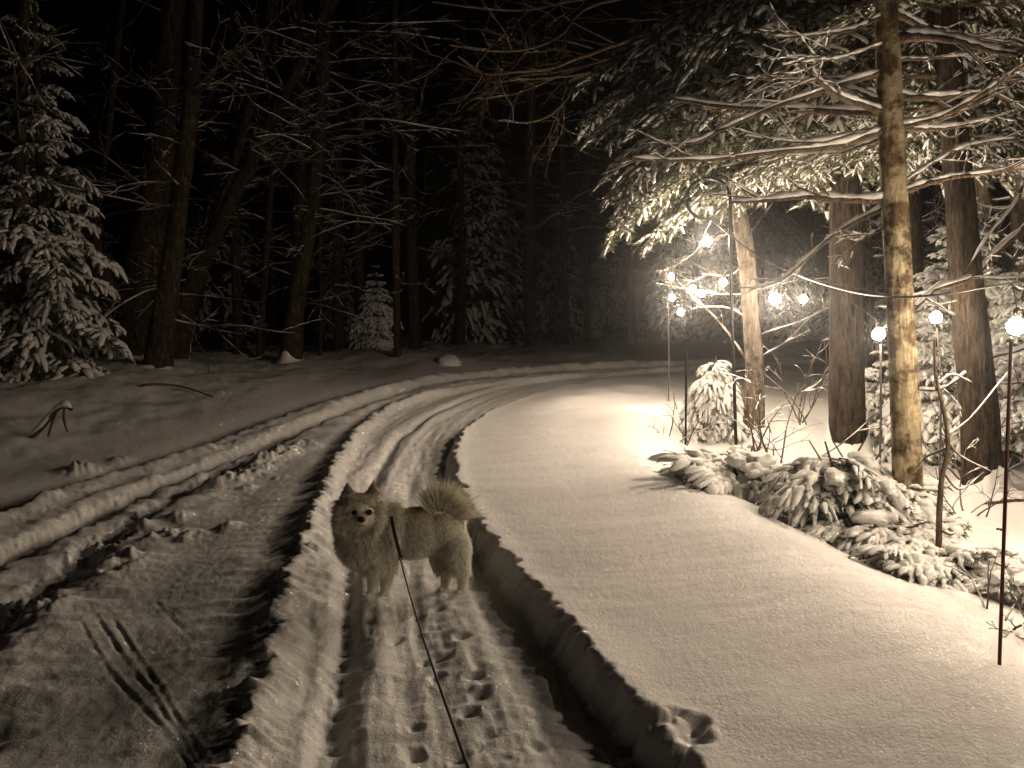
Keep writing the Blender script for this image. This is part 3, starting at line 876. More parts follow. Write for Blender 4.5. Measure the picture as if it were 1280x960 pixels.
cone_tree('young_fir', 'young snowy fir seen between the dark hemlock and the lichened trunk', at(1100, 560, 8.9), 1.25, .55, rb, BOUGH_S, 9, 7, 'young firs in the right hand woods')
cone_tree('young_fir', 'young fir with hanging snow right of the lichened trunk, behind the sapling', at(1165, 580, 8.2), 1.75, .62, rb, BOUGH_S, 11, 8, 'young firs in the right hand woods')
cone_tree('young_fir', 'tall young fir behind the dark leaning trunk, pale with snow', at(1195, 540, 10.5), 3.2, 1.0, rb, BOUGH_S, 15, 8, 'young firs in the right hand woods')
cone_tree('young_fir', 'young fir at the far right behind the pale plastered trunk', at(1272, 540, 9.6), 2.6, .85, rb, BOUGH_S, 13, 8, 'young firs in the right hand woods')


# bare shrubs, saplings and sticks
def bare_shrub(name, label, base, n, length, rad, rng, spread=.5, depth=2, cat='shrub', snow=.6, kids=3, group=None):
    root = empty(name, base); tag(root, label, cat, group)
    b = np.asarray(base, float); wb, sb = MB(), MB()
    for k in range(n):
        d = (rng.normal(0, spread), rng.normal(0, spread), 1)
        for pth, rr in twig_tree(b + [rng.normal(0, .08), rng.normal(0, .08), -.04], d, length * rng.uniform(.6, 1.15), rad, rng, depth, kids, .35, 0):
            wb.tube(pth, rr, 4)
            if snow: sb.add(snow_on(pth, rr, rng, 4, snow, .4))
    add_parts(root, b, wb, None, sb if snow else None, ('stems', 'foliage', 'snow_load'))
    return root


bare_shrub('bare_shrub', 'tangle of bare brown stems between the pale trunk and the dark hemlock', at(965, 590, 7.2), 9, 1.2, .011, rb, .42, 2)
bare_shrub('bare_shrub', 'thin bare twigs arching out left of the black fir pole', at(850, 540, 9.2), 6, .75, .008, rb, .8, 2)
bare_shrub('bare_shrub', 'bare crooked twigs at the foot of the red marker rod', at(1262, 800, 3.2), 7, .32, .006, rb, .75, 2)
bare_shrub('bare_shrub', 'fine bare twigs behind the trailing bush, right of the sapling', at(1205, 640, 5.6), 5, .6, .007, rb, .7, 2)
bare_shrub('bare_shrub', 'bare upright shoots in front of the far road, right of the pale trunk', at(1000, 520, 10.5), 6, 1.3, .010, rb, .35, 2)
bare_shrub('bare_shrub', 'dark brush in the hollow under the dark leaning trunk', at(1215, 600, 6.9), 7, .8, .011, rb, .9, 2)

sap = empty('sapling', hit(1173, 700)); tag(sap, 'thin crooked bare sapling standing just right of the lichened trunk', 'sapling')
sbp = np.array(sap.location); wb, sb = MB(), MB()
Y = sbp[1]
path = spline([sbp - [0, 0, .1]] + [P(px, py, Y) for px, py in ((1174, 650), (1177, 600), (1185, 560), (1181, 520), (1170, 470), (1168, 425))], 20); rad = np.linspace(.020, .007, 20)
wb.tube(path, rad, 6, jit=.1)
for pp in ([(1175, 662), (1190, 668), (1202, 655)], [(1178, 590), (1200, 612), (1230, 590)], [(1183, 545), (1215, 520), (1262, 462)], [(1183, 550), (1200, 570), (1240, 590)], [(1172, 480), (1190, 468), (1215, 478)], [(1185, 560), (1160, 570), (1150, 580)]):
    pth = spline(px_path(pp, Y, Y + .3), 10); rr = np.linspace(.008, .003, 10); wb.tube(pth, rr, 4); sb.add(snow_on(pth, rr, rg, 4, .5, .3))
add_parts(sap, sbp, wb, None, sb, ('stem', 'foliage', 'snow_load'))

for k, (lab, pp, a, e, r) in enumerate((('dark fallen stick on the snow at the right, behind the red rod', [(1232, 632), (1262, 627), (1300, 622)], 6.0, 6.2, .02),
                                    ('short broken stub poking from the snow right of the sapling', [(1246, 690), (1252, 680), (1256, 676)], 4.9, 4.95, .012))):
    path = spline(px_path(pp, a, e), 10)
    for p_ in path: p_[2] = max(p_[2], gz(p_[0], p_[1]) + r * .3)
    b = path[0]; o = MB().tube(path, np.linspace(r, r * .6, 10), 6, jit=.1).build('fallen_stick', M_TWIG, None, origin=b); tag(o, lab, 'stick')


# ---------------------------------------------------------------- left woods
rl = np.random.default_rng(23)
LT = [
    ('rough_tree', 'thickest rough barked trunk at the left, beside the big snowy spruce', [(163, 446), (178, 330), (192, 250), (207, 120), (220, -60), (226, -200)], [66, 50, 42, 36, 30, 26], .1),
    ('rough_tree', 'straight brown trunk just right of the thickest left trunk', [(193, 459), (207, 380), (217, 310), (238, 130), (250, -60), (255, -200)], [40, 32, 28, 22, 20, 17], .1),
    ('leaning_tree', 'trunk leaning right to the top of the photo, forked low down', [(212, 447), (232, 385), (255, 325), (312, 205), (360, 110), (408, 20), (440, -60)], [38, 30, 24, 20, 16, 14, 12], .0),
    ('rough_tree', 'ragged trunk with snow skirt, third clump from the left', [(360, 453), (372, 370), (388, 270), (400, 150), (406, 20), (410, -150)], [32, 26, 22, 20, 19, 16], .3),
    ('rough_tree', 'dim trunk directly behind the ragged trunk with snow skirt', [(368, 443), (372, 320), (374, 180), (372, -60)], [22, 20, 18, 16], .0),
    ('thin_tree', 'thin straight stem left of the ragged trunk with snow skirt', [(323, 449), (332, 330), (339, 230), (344, 60), (346, -100)], [13, 10, 8, 7, 6], .0),
    ('thin_tree', 'very thin stem right of the ragged trunk', [(400, 445), (401, 320), (399, 180), (401, -60)], [6, 5, 5, 4], .0),
    ('thin_tree', 'dark trunk at the left edge in front of the big snowy spruce', [(14, 470), (20, 330), (26, 180), (32, -80)], [20, 17, 15, 13], .0),
    ('thin_tree', 'slender dim stem rising between the big spruce and the thickest trunk', [(108, 448), (118, 300), (135, 170), (160, -60)], [12, 10, 9, 8], .0),
    ('thin_tree', 'dim upright trunk right of the small snowy spruce', [(497, 446), (495, 300), (494, 120), (494, -80)], [12, 11, 10, 9], .0),
]
for k, (nm, lab, pp, ww, sf) in enumerate(LT):
    root, b, path, rad = wood_tree(nm, lab, pp, [w_ * .84 for w_ in ww], M_BARK_DARK, 'trunks in the left hand woods', seed=50 + k, snow_foot=sf * .7, rough=.12, S=16, drop=.3, flare=.12)
    wb, sb = MB(), MB()
    if k == 2:
        q = spline([path[2], P(285, 235, b[1]), P(308, 150, b[1]), P(330, 60, b[1]), P(345, -60, b[1])], 24)
        wb.tube(q, np.linspace(rad[2] * .75, rad[-1] * .8, 24), 10, jit=.06)
        add_branch(root, b, wb, None, M_BARK_DARK, 'forked_stem')
    for q in range(16 if ww[0] > 15 else 10):
        wb, sb = MB(), MB()
        z = rl.uniform(1.6, 8.5); o = np.array([np.interp(z, path[:, 2], path[:, 0]), b[1], z])
        for pth, rr in twig_tree(o, (rl.uniform(-.6, 1), rl.uniform(-1, .3), rl.uniform(-.25, .35)), rl.uniform(1.0, 2.8), .022, rl, 2, 3, .28, .03):
            wb.tube(pth, rr, 4); sb.add(snow_on(pth, rr, rl, 4, .8, .35))
        add_branch(root, b, wb, sb)
# named branches: the long snowy ones across the ragged trunk
    if k == 3:
        wb, sb = MB(), MB()
        for pp2, r in (([(396, 42), (372, 35), (345, 38)], .02), ([(396, 42), (440, 40), (500, 42), (560, 50)], .026), ([(390, 172), (350, 168), (318, 172)], .02), ([(394, 190), (360, 172), (338, 168)], .022), ([(398, 165), (440, 152), (480, 150), (530, 158), (600, 168)], .026),
                       ([(400, 120), (430, 116), (465, 106), (480, 112)], .016), ([(402, 30), (440, 28), (470, 30), (580, 26)], .018), ([(404, 80), (450, 74), (500, 73), (516, 72)], .014), ([(390, 215), (420, 228), (440, 250)], .02), ([(396, 180), (415, 185), (424, 190)], .018)):
            wb, sb = MB(), MB()
            path2 = spline(px_path(pp2, b[1], b[1] - 1.2), 18); rad2 = np.linspace(r, r * .4, 18)
            wb.tube(path2, rad2, 6, jit=.08); sb.add(snow_on(path2, rad2, rl, 5, 1.2, .15))
            for q in range(4):
                t = rl.integers(4, 17)
                for pth, rr in twig_tree(path2[t], path2[t] - path2[t - 1] + rl.normal(0, .08, 3), rl.uniform(.4, 1.0), r * .35, rl, 1, 3, .3, .0):
                    wb.tube(pth, rr, 4); sb.add(snow_on(pth, rr, rl, 4, .6, .4))
            add_branch(root, b, wb, sb, M_BARK_DARK, 'long_branch')


h = hit(62, 468)
cone_tree('spruce', 'big snow laden spruce at the left edge, foliage down to the bank', h, 500 * h[1] / FPX, 98 * h[1] / FPX, rl, BOUGH_M, 18, 7, None, .12, .8, M_BARK_DARK, -18)
h2 = at(-90, 455, h[1] + 1.5)
cone_tree('spruce', 'second dark spruce cut by the left edge, behind the big snowy one', h2, 8.5, 1.7, rl, BOUGH_M, 18, 7, None, .13, .8, M_BARK_DARK, -18)
h = at(470, 441, 22)
cone_tree('young_fir', 'small snowy spruce standing alone in the dark, left of centre', h, (441 - 325) * h[1] / FPX * .95, 34 * h[1] / FPX, rl, BOUGH_S, 11, 8, None, .05, .8, M_BARK_DARK, -18)
h = at(600, 444, 32)
cone_tree('spruce', 'tall dim spruce in the middle of the dark background', h, 300 * h[1] / FPX, 66 * h[1] / FPX, rl, BOUGH_LOW, 18, 8, None, .14, .75, M_BARK_DARK, -22)

# far background: shared meshes
far_c = cone_tree('far_spruce', 'dim snow dusted spruce far beyond the bend, black woods all around', (0, 0, 0), 7.5, 1.7, rl, BOUGH_LOW, 17, 6, 'far spruces', .12, .8, M_BARK_DARK, -20)


def copy_thing(root, loc, rz, sc, label=None):
    r = root.copy(); COL.objects.link(r); r.location = [float(v) for v in loc]; r.rotation_euler = (0, 0, rz); r.scale = (sc, sc, sc)
    if label: r['label'] = label
    for ch in root.children:
        c = ch.copy(); COL.objects.link(c); c.parent = r
    return r


spots = [(700, 448, 39), (760, 448, 42), (555, 448, 45), (845, 447, 40), (905, 446, 34), (980, 446, 37), (1060, 446, 35), (1130, 446, 36), (1225, 446, 37), (425, 446, 38), (280, 444, 30), (650, 446, 46), (110, 440, 29)]
for k, (px, py, Y) in enumerate(spots):
    p = P(px, py, Y); p[2] = gz(p[0], p[1])
    if k == 0: far_c.location = [float(v) for v in p]
    else: copy_thing(far_c, p, rl.uniform(0, 6), rl.uniform(.7, 1.35))

fb_root, wbf = empty('far_tree', (0, 0, 0)), MB()
tag(fb_root, 'dim bare trunk far back in the black woods beyond the bend', 'tree', 'far bare trunks')
MB().add(trunk_tube([(0, 0, -.4), (.1, 0, 3), (.05, .1, 7), (.25, 0, 13)], [.17, .14, .11, .05], 10, 77, n=24)).build('trunk', M_BARK_DARK, fb_root)
sbf = MB()
for q in range(22):
    for pth, rr in twig_tree((0, 0, rl.uniform(1.5, 10)), (rl.uniform(-1, 1), rl.uniform(-1, 1), rl.uniform(-.15, .35)), rl.uniform(1, 2.6), .025, rl, 2, 3, .3, .02):
        wbf.tube(pth, rr, 4); sbf.add(snow_on(pth, rr, rl, 4, .7, .4))
add_parts(fb_root, np.zeros(3), wbf, None, sbf)
fs = [(575, 29), (640, 34), (665, 26), (705, 31), (735, 36), (790, 34), (825, 40), (870, 38), (950, 36), (1010, 40), (1090, 38), (1150, 40), (1200, 42), (1260, 38), (450, 26), (520, 24), (545, 40), (425, 22), (300, 19), (270, 24), (60, 20), (-40, 22), (610, 45), (770, 46), (340, 27)]
for k, (px, Y) in enumerate(fs):
    p = P(px, 440, Y); p[2] = gz(p[0], p[1])
    if k == 0: fb_root.location = [float(v) for v in p]
    else: copy_thing(fb_root, p, rl.uniform(0, 6), rl.uniform(.75, 1.3))

# fallen snowy branch, curved stick and mounds on the left bank
b = hit(42, 548)
root = empty('fallen_branch', b); tag(root, 'arched dead branch capped with snow on the left bank', 'branch')
wb, sb = MB(), MB()
for pp, r in (([(36, 550), (52, 535), (68, 515), (80, 508), (90, 512)], .035), ([(70, 514), (64, 532), (60, 546)], .022), ([(80, 509), (80, 525), (84, 540)], .02)):
    path = spline(px_path(pp, b[1], b[1]), 12); rad = np.linspace(r, r * .6, 12); wb.tube(path, rad, 6); sb.add(snow_on(path, rad, rl, 7, 1.9, .0))
add_parts(root, b, wb, None, sb, ('limb', 'foliage', 'snow_cover'))
pa = [hit(178, 486), hit(205, 484), hit(235, 489), hit(266, 500)]
for p_ in pa: p_[2] += .05
o = MB().tube(spline(pa, 14), np.linspace(.022, .012, 14), 6, jit=.1).build('fallen_stick', M_TWIG, None, origin=pa[0]); tag(o, 'long curved bare stick lying on the left bank', 'stick')
pa = [hit(240, 446), P(232, 436, hit(240, 446)[1]), P(224, 424, hit(240, 446)[1])]
o = MB().tube(spline(pa, 8), np.linspace(.05, .04, 8), 6, jit=.1).build('broken_stump', M_BARK_DARK, None, origin=pa[0]); tag(o, 'short broken limb leaning against the leaning trunk', 'stump')
b = hit(562, 455); k = b[1] / FPX
V, F = blob(b, (15 * k, 15 * k, 11 * k), 4, 3, .12)
o = MB().add((V, F)).build('snowy_boulder', M_SNOW, None, origin=b); tag(o, 'snow capped boulder at the edge of the far bend', 'boulder')


# ---------------------------------------------------------------- poles, string lights
def pole(name, label, pts, r, mat, cat='pole', group=None, mb=None, S=8):
    b = np.asarray(pts[0], float); q = [b - [0, 0, .25]] + [np.asarray(p, float) for p in pts[1:]]
    m = MB().tube(spline(q, 40), r, S)
    m.add(blob(np.asarray(q[-1]), (r * 1.05,) * 3, 0, 1, 0)) if False else None
    o = m.build(name, mat, None, origin=b); tag(o, label, cat, group); return o


hk = at(923, 548, 7.8); YH = hk[1]
arc = [P(917, 450, YH), P(914, 360, YH), P(913, 300, YH)]
for a_ in np.linspace(0, 1, 11):
    th = -.15 + a_ * (math.pi * 1.5)
    arc.append(P(885.5 + 27.5 * math.cos(th) , 249 - 26 * math.sin(th), YH))
pole('shepherd_hook', 'tall black shepherd hook with round curl holding the light string', [hk] + arc, .017, M_BLACK, 'hook')
p0 = hit(857, 556); pole('garden_pole', 'short black pole left of the round snowy fir', [p0, P(857.5, 500, p0[1]), P(858, 440, p0[1])], .014, M_BLACK)
p0 = at(836, 508, 12.5); pole('garden_pole', 'thin grey pole under the leftmost bulbs, near the far road', [p0, P(836, 430, p0[1]), P(835, 375, p0[1])], .009, M_GREY)
p0 = hit(1250, 832); pole('marker_rod', 'dark red driveway marker rod in the snow at far right', [p0, P(1256, 640, p0[1] + .02), P(1263, 450, p0[1] + .06), P(1264, 428, p0[1] + .07)], .0060, M_RED, 'rod')
p0 = at(1100, 600, 6.05); pole('garden_pole', 'grey pole under the bulb beside the lichened trunk', [p0, P(1101, 520, p0[1]), P(1101, 430, p0[1])], .009, M_GREY)
p0 = at(1177, 560, 6.6); pole('garden_pole', 'thin dark pole under the bulb right of the lichened trunk', [p0, P(1176, 480, p0[1]), P(1171, 410, p0[1])], .009, M_GREY)

BULB_W = 10.0


def globe(n=3):
    bm = bmesh.new(); bmesh.ops.create_icosphere(bm, subdivisions=n, radius=1)
    V = np.array([v.co[:] for v in bm.verts]); F = np.array([[v.index for v in f.verts] for f in bm.faces]); bm.free()
    k = np.clip((V[:, 2] - .55) / .45, 0, 1)
    V[:, :2] *= (1 - .25 * k)[:, None]; V[:, 2] += k * .22
    return V, F


GV, GF = globe()
BULB_MESH = make_mesh('bulb', GV * .046, GF, M_BULB)
sm = MB().tube([(0, 0, .049), (0, 0, .056), (0, 0, .082), (0, 0, .096), (0, 0, .102)], [.017, .021, .021, .013, .002], 10)
SOCK_MESH = sm.mesh('socket', M_WIRE)


def string_lights(label, wire_pts, bulbs, group='strings of lit globe bulbs'):
    """bulbs: (position, height of wire above it, power factor)"""
    root = empty('string_lights', wire_pts[0]); tag(root, label, 'string lights', group)
    b = np.asarray(wire_pts[0], float)
    w = MB().tube(spline(wire_pts, 70), .0062, 6)
    cord = spline(wire_pts, 400)
    for p, pw in bulbs:
        p = np.asarray(p, float)
        k = np.argmin(np.linalg.norm(cord[:, :2] - p[:2], axis=1)); t = cord[k]
        w.tube(spline([p + [0, 0, .10], (p + t) / 2 + [0, 0, .06], t], 8), .004, 5)
    w.build('wire', M_WIRE, root, origin=b)
    for p, pw in bulbs:
        o = bpy.data.objects.new('bulb', BULB_MESH); COL.objects.link(o); o.parent = root; o.location = [float(v) for v in (np.asarray(p) - b)]
        s_ = bpy.data.objects.new('socket', SOCK_MESH); COL.objects.link(s_); s_.parent = o
        l = bpy.data.lights.new('bulb_light', 'POINT'); l.energy = BULB_W * pw; l.color = BULB_RGB; l.shadow_soft_size = .03
        lo = bpy.data.objects.new('bulb_light', l); COL.objects.link(lo); lo.location = [float(v) for v in p]
    return root


hook_end = P(889, 275, YH)
string_lights('light string sagging right from the shepherd hook, past the lichened trunk',
              [hook_end, P(945, 318, 7.2), P(1003, 346, 6.4), P(1060, 364, 5.5), P(1112, 371, 4.45), P(1176, 368, 4.2), P(1240, 358, 4.25), P(1330, 345, 4.25), np.array([3.35, 4.3, 1.64]), np.array([2.85, 3.6, 1.52]), np.array([2.5, 3.0, 1.48]), np.array([2.45, 1.75, 1.48]), np.array([2.4, 1.1, 1.8])],
              [(P(969, 374, 6.8), 2.1), (P(1098, 418, 6.0), .4), (P(1170, 397, 6.4), .22), (P(1270, 408, 4.2), .25),
               (np.array([3.35, 4.3, 1.42]), .38), (np.array([2.85, 3.6, 1.3]), .55), (np.array([2.5, 3.0, 1.26]), .40), (np.array([2.45, 1.75, 1.26]), .52)])  # unseen bulbs continue the string and light the bank; last added to brighten dog
string_lights('light string looping behind the shepherd hook with the cluster of bulbs on its left',
              [hook_end, P(884, 285, 8.2), P(868, 315, 9.6), P(848, 325, 10.8), P(829, 315, 11.6), P(842, 335, 12), P(862, 350, 11.4), P(880, 345, 10.8), P(905, 330, 10.6), P(950, 345, 10.2), P(1004, 350, 9.8), P(1080, 340, 9.3), P(1160, 330, 9.0)],
              [(P(884, 302, 8.2), 1.8), (P(839, 346, 11.6), .6), (P(840, 372, 11.8), .6), (P(851, 390, 11.0), .6), (P(866, 361, 10.6), .7), (P(877, 367, 11.2), .6), (P(904, 353, 9.6), .7), (P(1004, 374, 9.6), .9)])


# ---------------------------------------------------------------- the dog
DG = hit(515, 748); DY = DG[1]; S_ = DY / FPX                       # metres per photograph pixel at the dog


def dp(px, py, w=0.0):
    """point of the dog: photograph position, w px towards the viewer from the middle of its body"""
    ax = -.24 * (px - 515)                                              # the body is turned a little: rump farther off
    return P(px, py, DY - (w + ax) * S_)


bm = bmesh.new()


def ell(px, py, w, rx, rz, ry, rot=0.0):
    c = dp(px, py, w)
    M = Matrix.Translation(c) @ Matrix.Rotation(rot, 4, 'Y') @ Matrix.Diagonal((rx * S_, ry * S_, rz * S_, 1))
    bmesh.ops.create_icosphere(bm, subdivisions=3, radius=1, matrix=M)


def limb(pts):
    """pts: (px, py, w, r) chain of spheres blended into one limb"""
    for a, b_ in zip(pts[:-1], pts[1:]):
        n = 7
        for t in np.linspace(0, 1, n):
            q = [a[i] + (b_[i] - a[i]) * t for i in range(4)]
            ell(q[0], q[1], q[2], q[3], q[3], q[3])


ell(455, 672, 2, 28, 33, 27)            # chest
ell(482, 662, 0, 30, 33, 26)
ell(515, 663, 0, 38, 29, 25)            # barrel
ell(548, 658, -2, 25, 29, 25)           # rump
ell(566, 672, -2, 13, 24, 20)
ell(452, 655, 8, 27, 27, 25)            # neck, ruff
ell(449, 640, 22, 23, 22, 21)           # skull
ell(436, 648, 24, 13, 12, 14); ell(463, 648, 26, 13, 12, 14)   # cheeks
ell(452, 650, 38, 9, 8, 14)             # muzzle
ell(452, 651, 48, 6, 5.5, 6)
limb([(463, 690, 8, 13), (467, 715, 10, 8), (466, 732, 10, 5.6), (464, 743, 11, 5.4), (459, 747, 15, 5.2)])           # front legs
limb([(480, 690, 0, 14), (484, 715, -2, 8.6), (482, 732, -2, 6), (481, 744, -2, 5.6), (478, 747.5, 3, 5.4)])
limb([(567, 680, 12, 17), (572, 700, 13, 10), (578, 718, 13, 6.4), (578, 732, 13, 5.6), (578, 739, 13, 5.4), (573, 742, 16, 5.2)])   # hind legs
limb([(552, 682, -10, 16), (552, 703, -10, 10), (559, 718, -11, 6.2), (557, 730, -11, 5.4), (556, 736, -11, 5.2), (551, 738, -8, 5)])
limb([(566, 654, 0, 10), (571, 644, 0, 9), (568, 634, 0, 8), (558, 629, 0, 7), (545, 630, 0, 5)])                      # tail curled over the back
for ex, tip, out in ((436, 605, -2), (465, 603, 3)):
    for t in np.linspace(0, 1, 9):
        ell(ex + out * t * .7, 627 + (tip - 627) * t, 22 - 3 * t, 12.5 * (1 - t) ** .9 + 1.2, 4.5, 4 * (1 - t) + 1.1)
tmp = bpy.data.meshes.new('tmp'); bm.to_mesh(tmp); bm.free()
to = bpy.data.objects.new('tmp', tmp); COL.objects.link(to)
md = to.modifiers.new('r', 'REMESH'); md.mode = 'VOXEL'; md.voxel_size = 1.5 * S_
md = to.modifiers.new('s', 'SMOOTH'); md.factor = .5; md.iterations = 6
ev = to.evaluated_get(bpy.context.evaluated_depsgraph_get())
body_me = bpy.data.meshes.new_from_object(ev)
bpy.data.objects.remove(to); bpy.data.meshes.remove(tmp)
body_me.name = 'dog_body'

base_d = np.array([DG[0], DG[1], DG[2]])
nv = len(body_me.vertices)
co = np.empty(nv * 3, np.float32); body_me.vertices.foreach_get('co', co); co = co.reshape(-1, 3)


def to_px(W):
    """world -> photograph pixel + w"""
    W = np.asarray(W, float)
    rel = W - np.array([0, 0, CAM_H])
    f = rel[:, 1] * math.cos(TH) - rel[:, 2] * math.sin(TH); u = rel[:, 1] * math.sin(TH) + rel[:, 2] * math.cos(TH)
    px, py = 640 + FPX * rel[:, 0] / f, 480 - FPX * u / f
    w = (DY - W[:, 1]) / S_ + .24 * (px - 515)
    return px, py, w


def coat_colour(px, py, w, rng=None):
    cream = np.array([.96, .93, .85]); tan = np.array([.78, .65, .45]); dark = np.array([.46, .36, .25])
    c = np.tile(cream, (len(px), 1))
    sad = sstep(660, 632, py) * sstep(488, 508, px) * sstep(572, 552, px)
    sad2 = sstep(646, 630, py) * sstep(500, 515, px) * sstep(566, 545, px)
    c = c * (1 - .6 * sad[:, None]) + tan * .6 * sad[:, None]
    c = c * (1 - .55 * sad2[:, None]) + np.array([.62, .46, .28]) * .55 * sad2[:, None]
    hd = np.sqrt((px - 449) ** 2 + (py - 638) ** 2)
    top = sstep(640, 618, py) * (px < 480) * (hd < 42)
    c = c * (1 - .25 * top[:, None]) + tan * .25 * top[:, None]
    face = np.exp(-(((px - 452) / 11) ** 2 + ((py - 650) / 9) ** 2)) * (w > 28)  # darker muzzle colour stands in for self-shadow the short fur lacks
    c = c * (1 - .4 * face[:, None]) + np.array([.62, .55, .45]) * .4 * face[:, None]
    ear = sstep(622, 612, py) * (px < 482)
    c = c * (1 - .6 * ear[:, None]) + np.array([.30, .21, .14]) * .6 * ear[:, None]
    return c


def colour_attr(me, cols):
    at_ = me.color_attributes.new('coat', 'FLOAT_COLOR', 'POINT')
    buf = np.ones((len(cols), 4), np.float32); buf[:, :3] = cols
    at_.data.foreach_set('color', buf.ravel())


def coat_material(name, trans):
    m, nt, b = new_mat(name)
    a = nt.nodes.new('ShaderNodeVertexColor'); a.layer_name = 'coat'
    nt.links.new(a.outputs['Color'], b.inputs['Base Color'])
    b.inputs['Roughness'].default_value = .75; b.inputs['Specular IOR Level'].default_value = .2
    if trans:
        tr = nt.nodes.new('ShaderNodeBsdfTranslucent'); nt.links.new(a.outputs['Color'], tr.inputs['Color'])
        mx = nt.nodes.new('ShaderNodeMixShader'); mx.inputs[0].default_value = trans
        nt.links.new(b.outputs[0], mx.inputs[1]); nt.links.new(tr.outputs[0], mx.inputs[2])
        nt.links.new(mx.outputs[0], nt.nodes['Material Output'].inputs['Surface'])
    else:
        n = noise_node(nt, 180, 4, .6, coords(nt)); bump(nt, n.outputs['Fac'], .5, .004, b)
    return m


M_COAT = coat_material('dog_coat', 0); M_FUR = coat_material('dog_fur', .45)
px, py, w = to_px(co)
colour_attr(body_me, coat_colour(px, py, w))
tri = []
body_me.calc_loop_triangles()
tri = np.empty(len(body_me.loop_triangles) * 3, np.int32); body_me.loop_triangles.foreach_get('vertices', tri); tri = tri.reshape(-1, 3)
nor = np.empty(nv * 3, np.float32); body_me.vertices.foreach_get('normal', nor); nor = nor.reshape(-1, 3)
body_me.vertices.foreach_set('co', (co - base_d).astype(np.float32).ravel())
body_me.polygons.foreach_set('use_smooth', np.ones(len(body_me.polygons), bool))
body_me.materials.clear(); body_me.materials.append(M_COAT); body_me.update()
dog = bpy.data.objects.new('dog', body_me); COL.objects.link(dog); dog.location = [float(v) for v in base_d]
tag(dog, 'fluffy cream and tan spitz dog standing in the lane, looking at the camera', 'dog')


def fur(nh, rng):
    A, B_, C_ = co[tri[:, 0]], co[tri[:, 1]], co[tri[:, 2]]
    area = np.linalg.norm(np.cross(B_ - A, C_ - A), axis=1)
    k = rng.choice(len(tri), nh, p=area / area.sum())
    r1, r2 = np.sqrt(rng.random(nh))[:, None], rng.random(nh)[:, None]
    p = A[k] * (1 - r1) + B_[k] * r1 * (1 - r2) + C_[k] * r1 * r2
    n = nor[tri[k, 0]] * (1 - r1) + nor[tri[k, 1]] * r1 * (1 - r2) + nor[tri[k, 2]] * r1 * r2
    n /= np.linalg.norm(n, axis=1, keepdims=True)
    px, py, w = to_px(p)
    ln = np.full(nh, 8.5); flow = np.tile([.75, 0, -.75], (nh, 1)); kn = np.full(nh, .5)
    # ruff and chest
    m = px < 492; ln[m] = 11.5; flow[m] = np.column_stack([(px[m] - 452) * .02, np.full(m.sum(), -.1), np.full(m.sum(), -.8)]); kn[m] = .6
    # belly and pants
    m = (py > 682) & (px > 485); ln[m] = 9; flow[m] = [.25, 0, -1]
    m = (px > 555) & (py > 650) & (py < 705); ln[m] = 9.5; flow[m] = [.5, 0, -1]
    # head
    hd = np.sqrt((px - 449) ** 2 + (py - 640) ** 2); m = (hd < 25) & (w > 10)
    ln[m] = 5.5; flow[m] = np.column_stack([(px[m] - 452) * .05, np.full(m.sum(), .0), -(py[m] - 650) * .05]); kn[m] = .45
    hf = np.sqrt(((px - 452) / 1.15) ** 2 + (py - 647) ** 2)
    m = (hf < 15) & (w > 26); ln[m] = 1.9; kn[m] = .4
    m = (w > 38); ln[m] = 1.4
    # cheeks fan outwards
    m = (np.abs(px - 450) > 17) & (py > 636) & (py < 672) & (px < 480) & (w > 6); ln[m] = 10; kn[m] = .8
    # ears
    m = (py < 624) & (px < 482); ln[m] = 2.4; kn[m] = .5; flow[m] = [0, 0, .8]
    m = (py < 615) & (px < 482); ln[m] = 1.5; kn[m] = .3
    # lower legs and paws
    m = (py > 714); ln[m] = 3.6 - 1.6 * sstep(722, 738, py[m]); flow[m] = [.1, 0, -1]; kn[m] = .5
    # tail plume
    m = (py < 650) & (px > 537) & (((px - 558) ** 2 + ((py - 634) * 1.25) ** 2) < 26 ** 2) & (np.abs(w) < 14)
    ln[m] = 25 * rng.uniform(.35, 1.2, m.sum()) * (1 + .5 * vnoise(px[m] * .22, py[m] * .22, 8)); kn[m] = .4
    flow[m] = np.column_stack([(px[m] - 553) * .05 + .15, rng.normal(0, .25, m.sum()), (645 - py[m]) * .035 + .35])
    ln = ln * rng.uniform(.55, 1.3, nh)
    clump = np.column_stack([vnoise(px * .20 + w * .1, py * .20, 1), vnoise(px * .20, py * .20 + w * .2, 2), vnoise(px * .20 - w * .1, py * .20, 3)]) * np.where(ln > 6, .09, .04)[:, None]
    d = n * kn[:, None] + flow * .75 + rng.normal(0, .11, (nh, 3)) + clump; d /= np.linalg.norm(d, axis=1, keepdims=True)
    L = (ln * S_)[:, None]
    q0 = p - n * .004
    q1 = p + d * L * .55
    d2 = d + np.array([0, 0, -.28]) * np.where(m, .1, 1)[:, None]; d2 /= np.linalg.norm(d2, axis=1, keepdims=True)
    q2 = q1 + d2 * L * .45
    C = np.stack([q0, q1, q2], 1)
    wd = np.where(ln > 6, .0016, .0012) * rng.uniform(.7, 1.2, nh)
    RR = np.stack([wd, wd * .85, wd * .12], 1)
    V, F = batch_tubes(C, RR, 3)
    col = coat_colour(px, py, w) * rng.uniform(.95, 1.03, (nh, 1))
    m2 = m[:, None]
    tailc = np.array([.96, .92, .82])
    col = np.where(m2, tailc * rng.uniform(.94, 1.04, (nh, 1)), col)
    return V, F, np.repeat(np.clip(col, 0, .96), 9, axis=0)


fv, ff, fc = fur(56000, np.random.default_rng(3))
fm = make_mesh('fur', fv - base_d, ff, M_FUR); colour_attr(fm, fc)
fo = bpy.data.objects.new('fur', fm); COL.objects.link(fo); fo.parent = dog

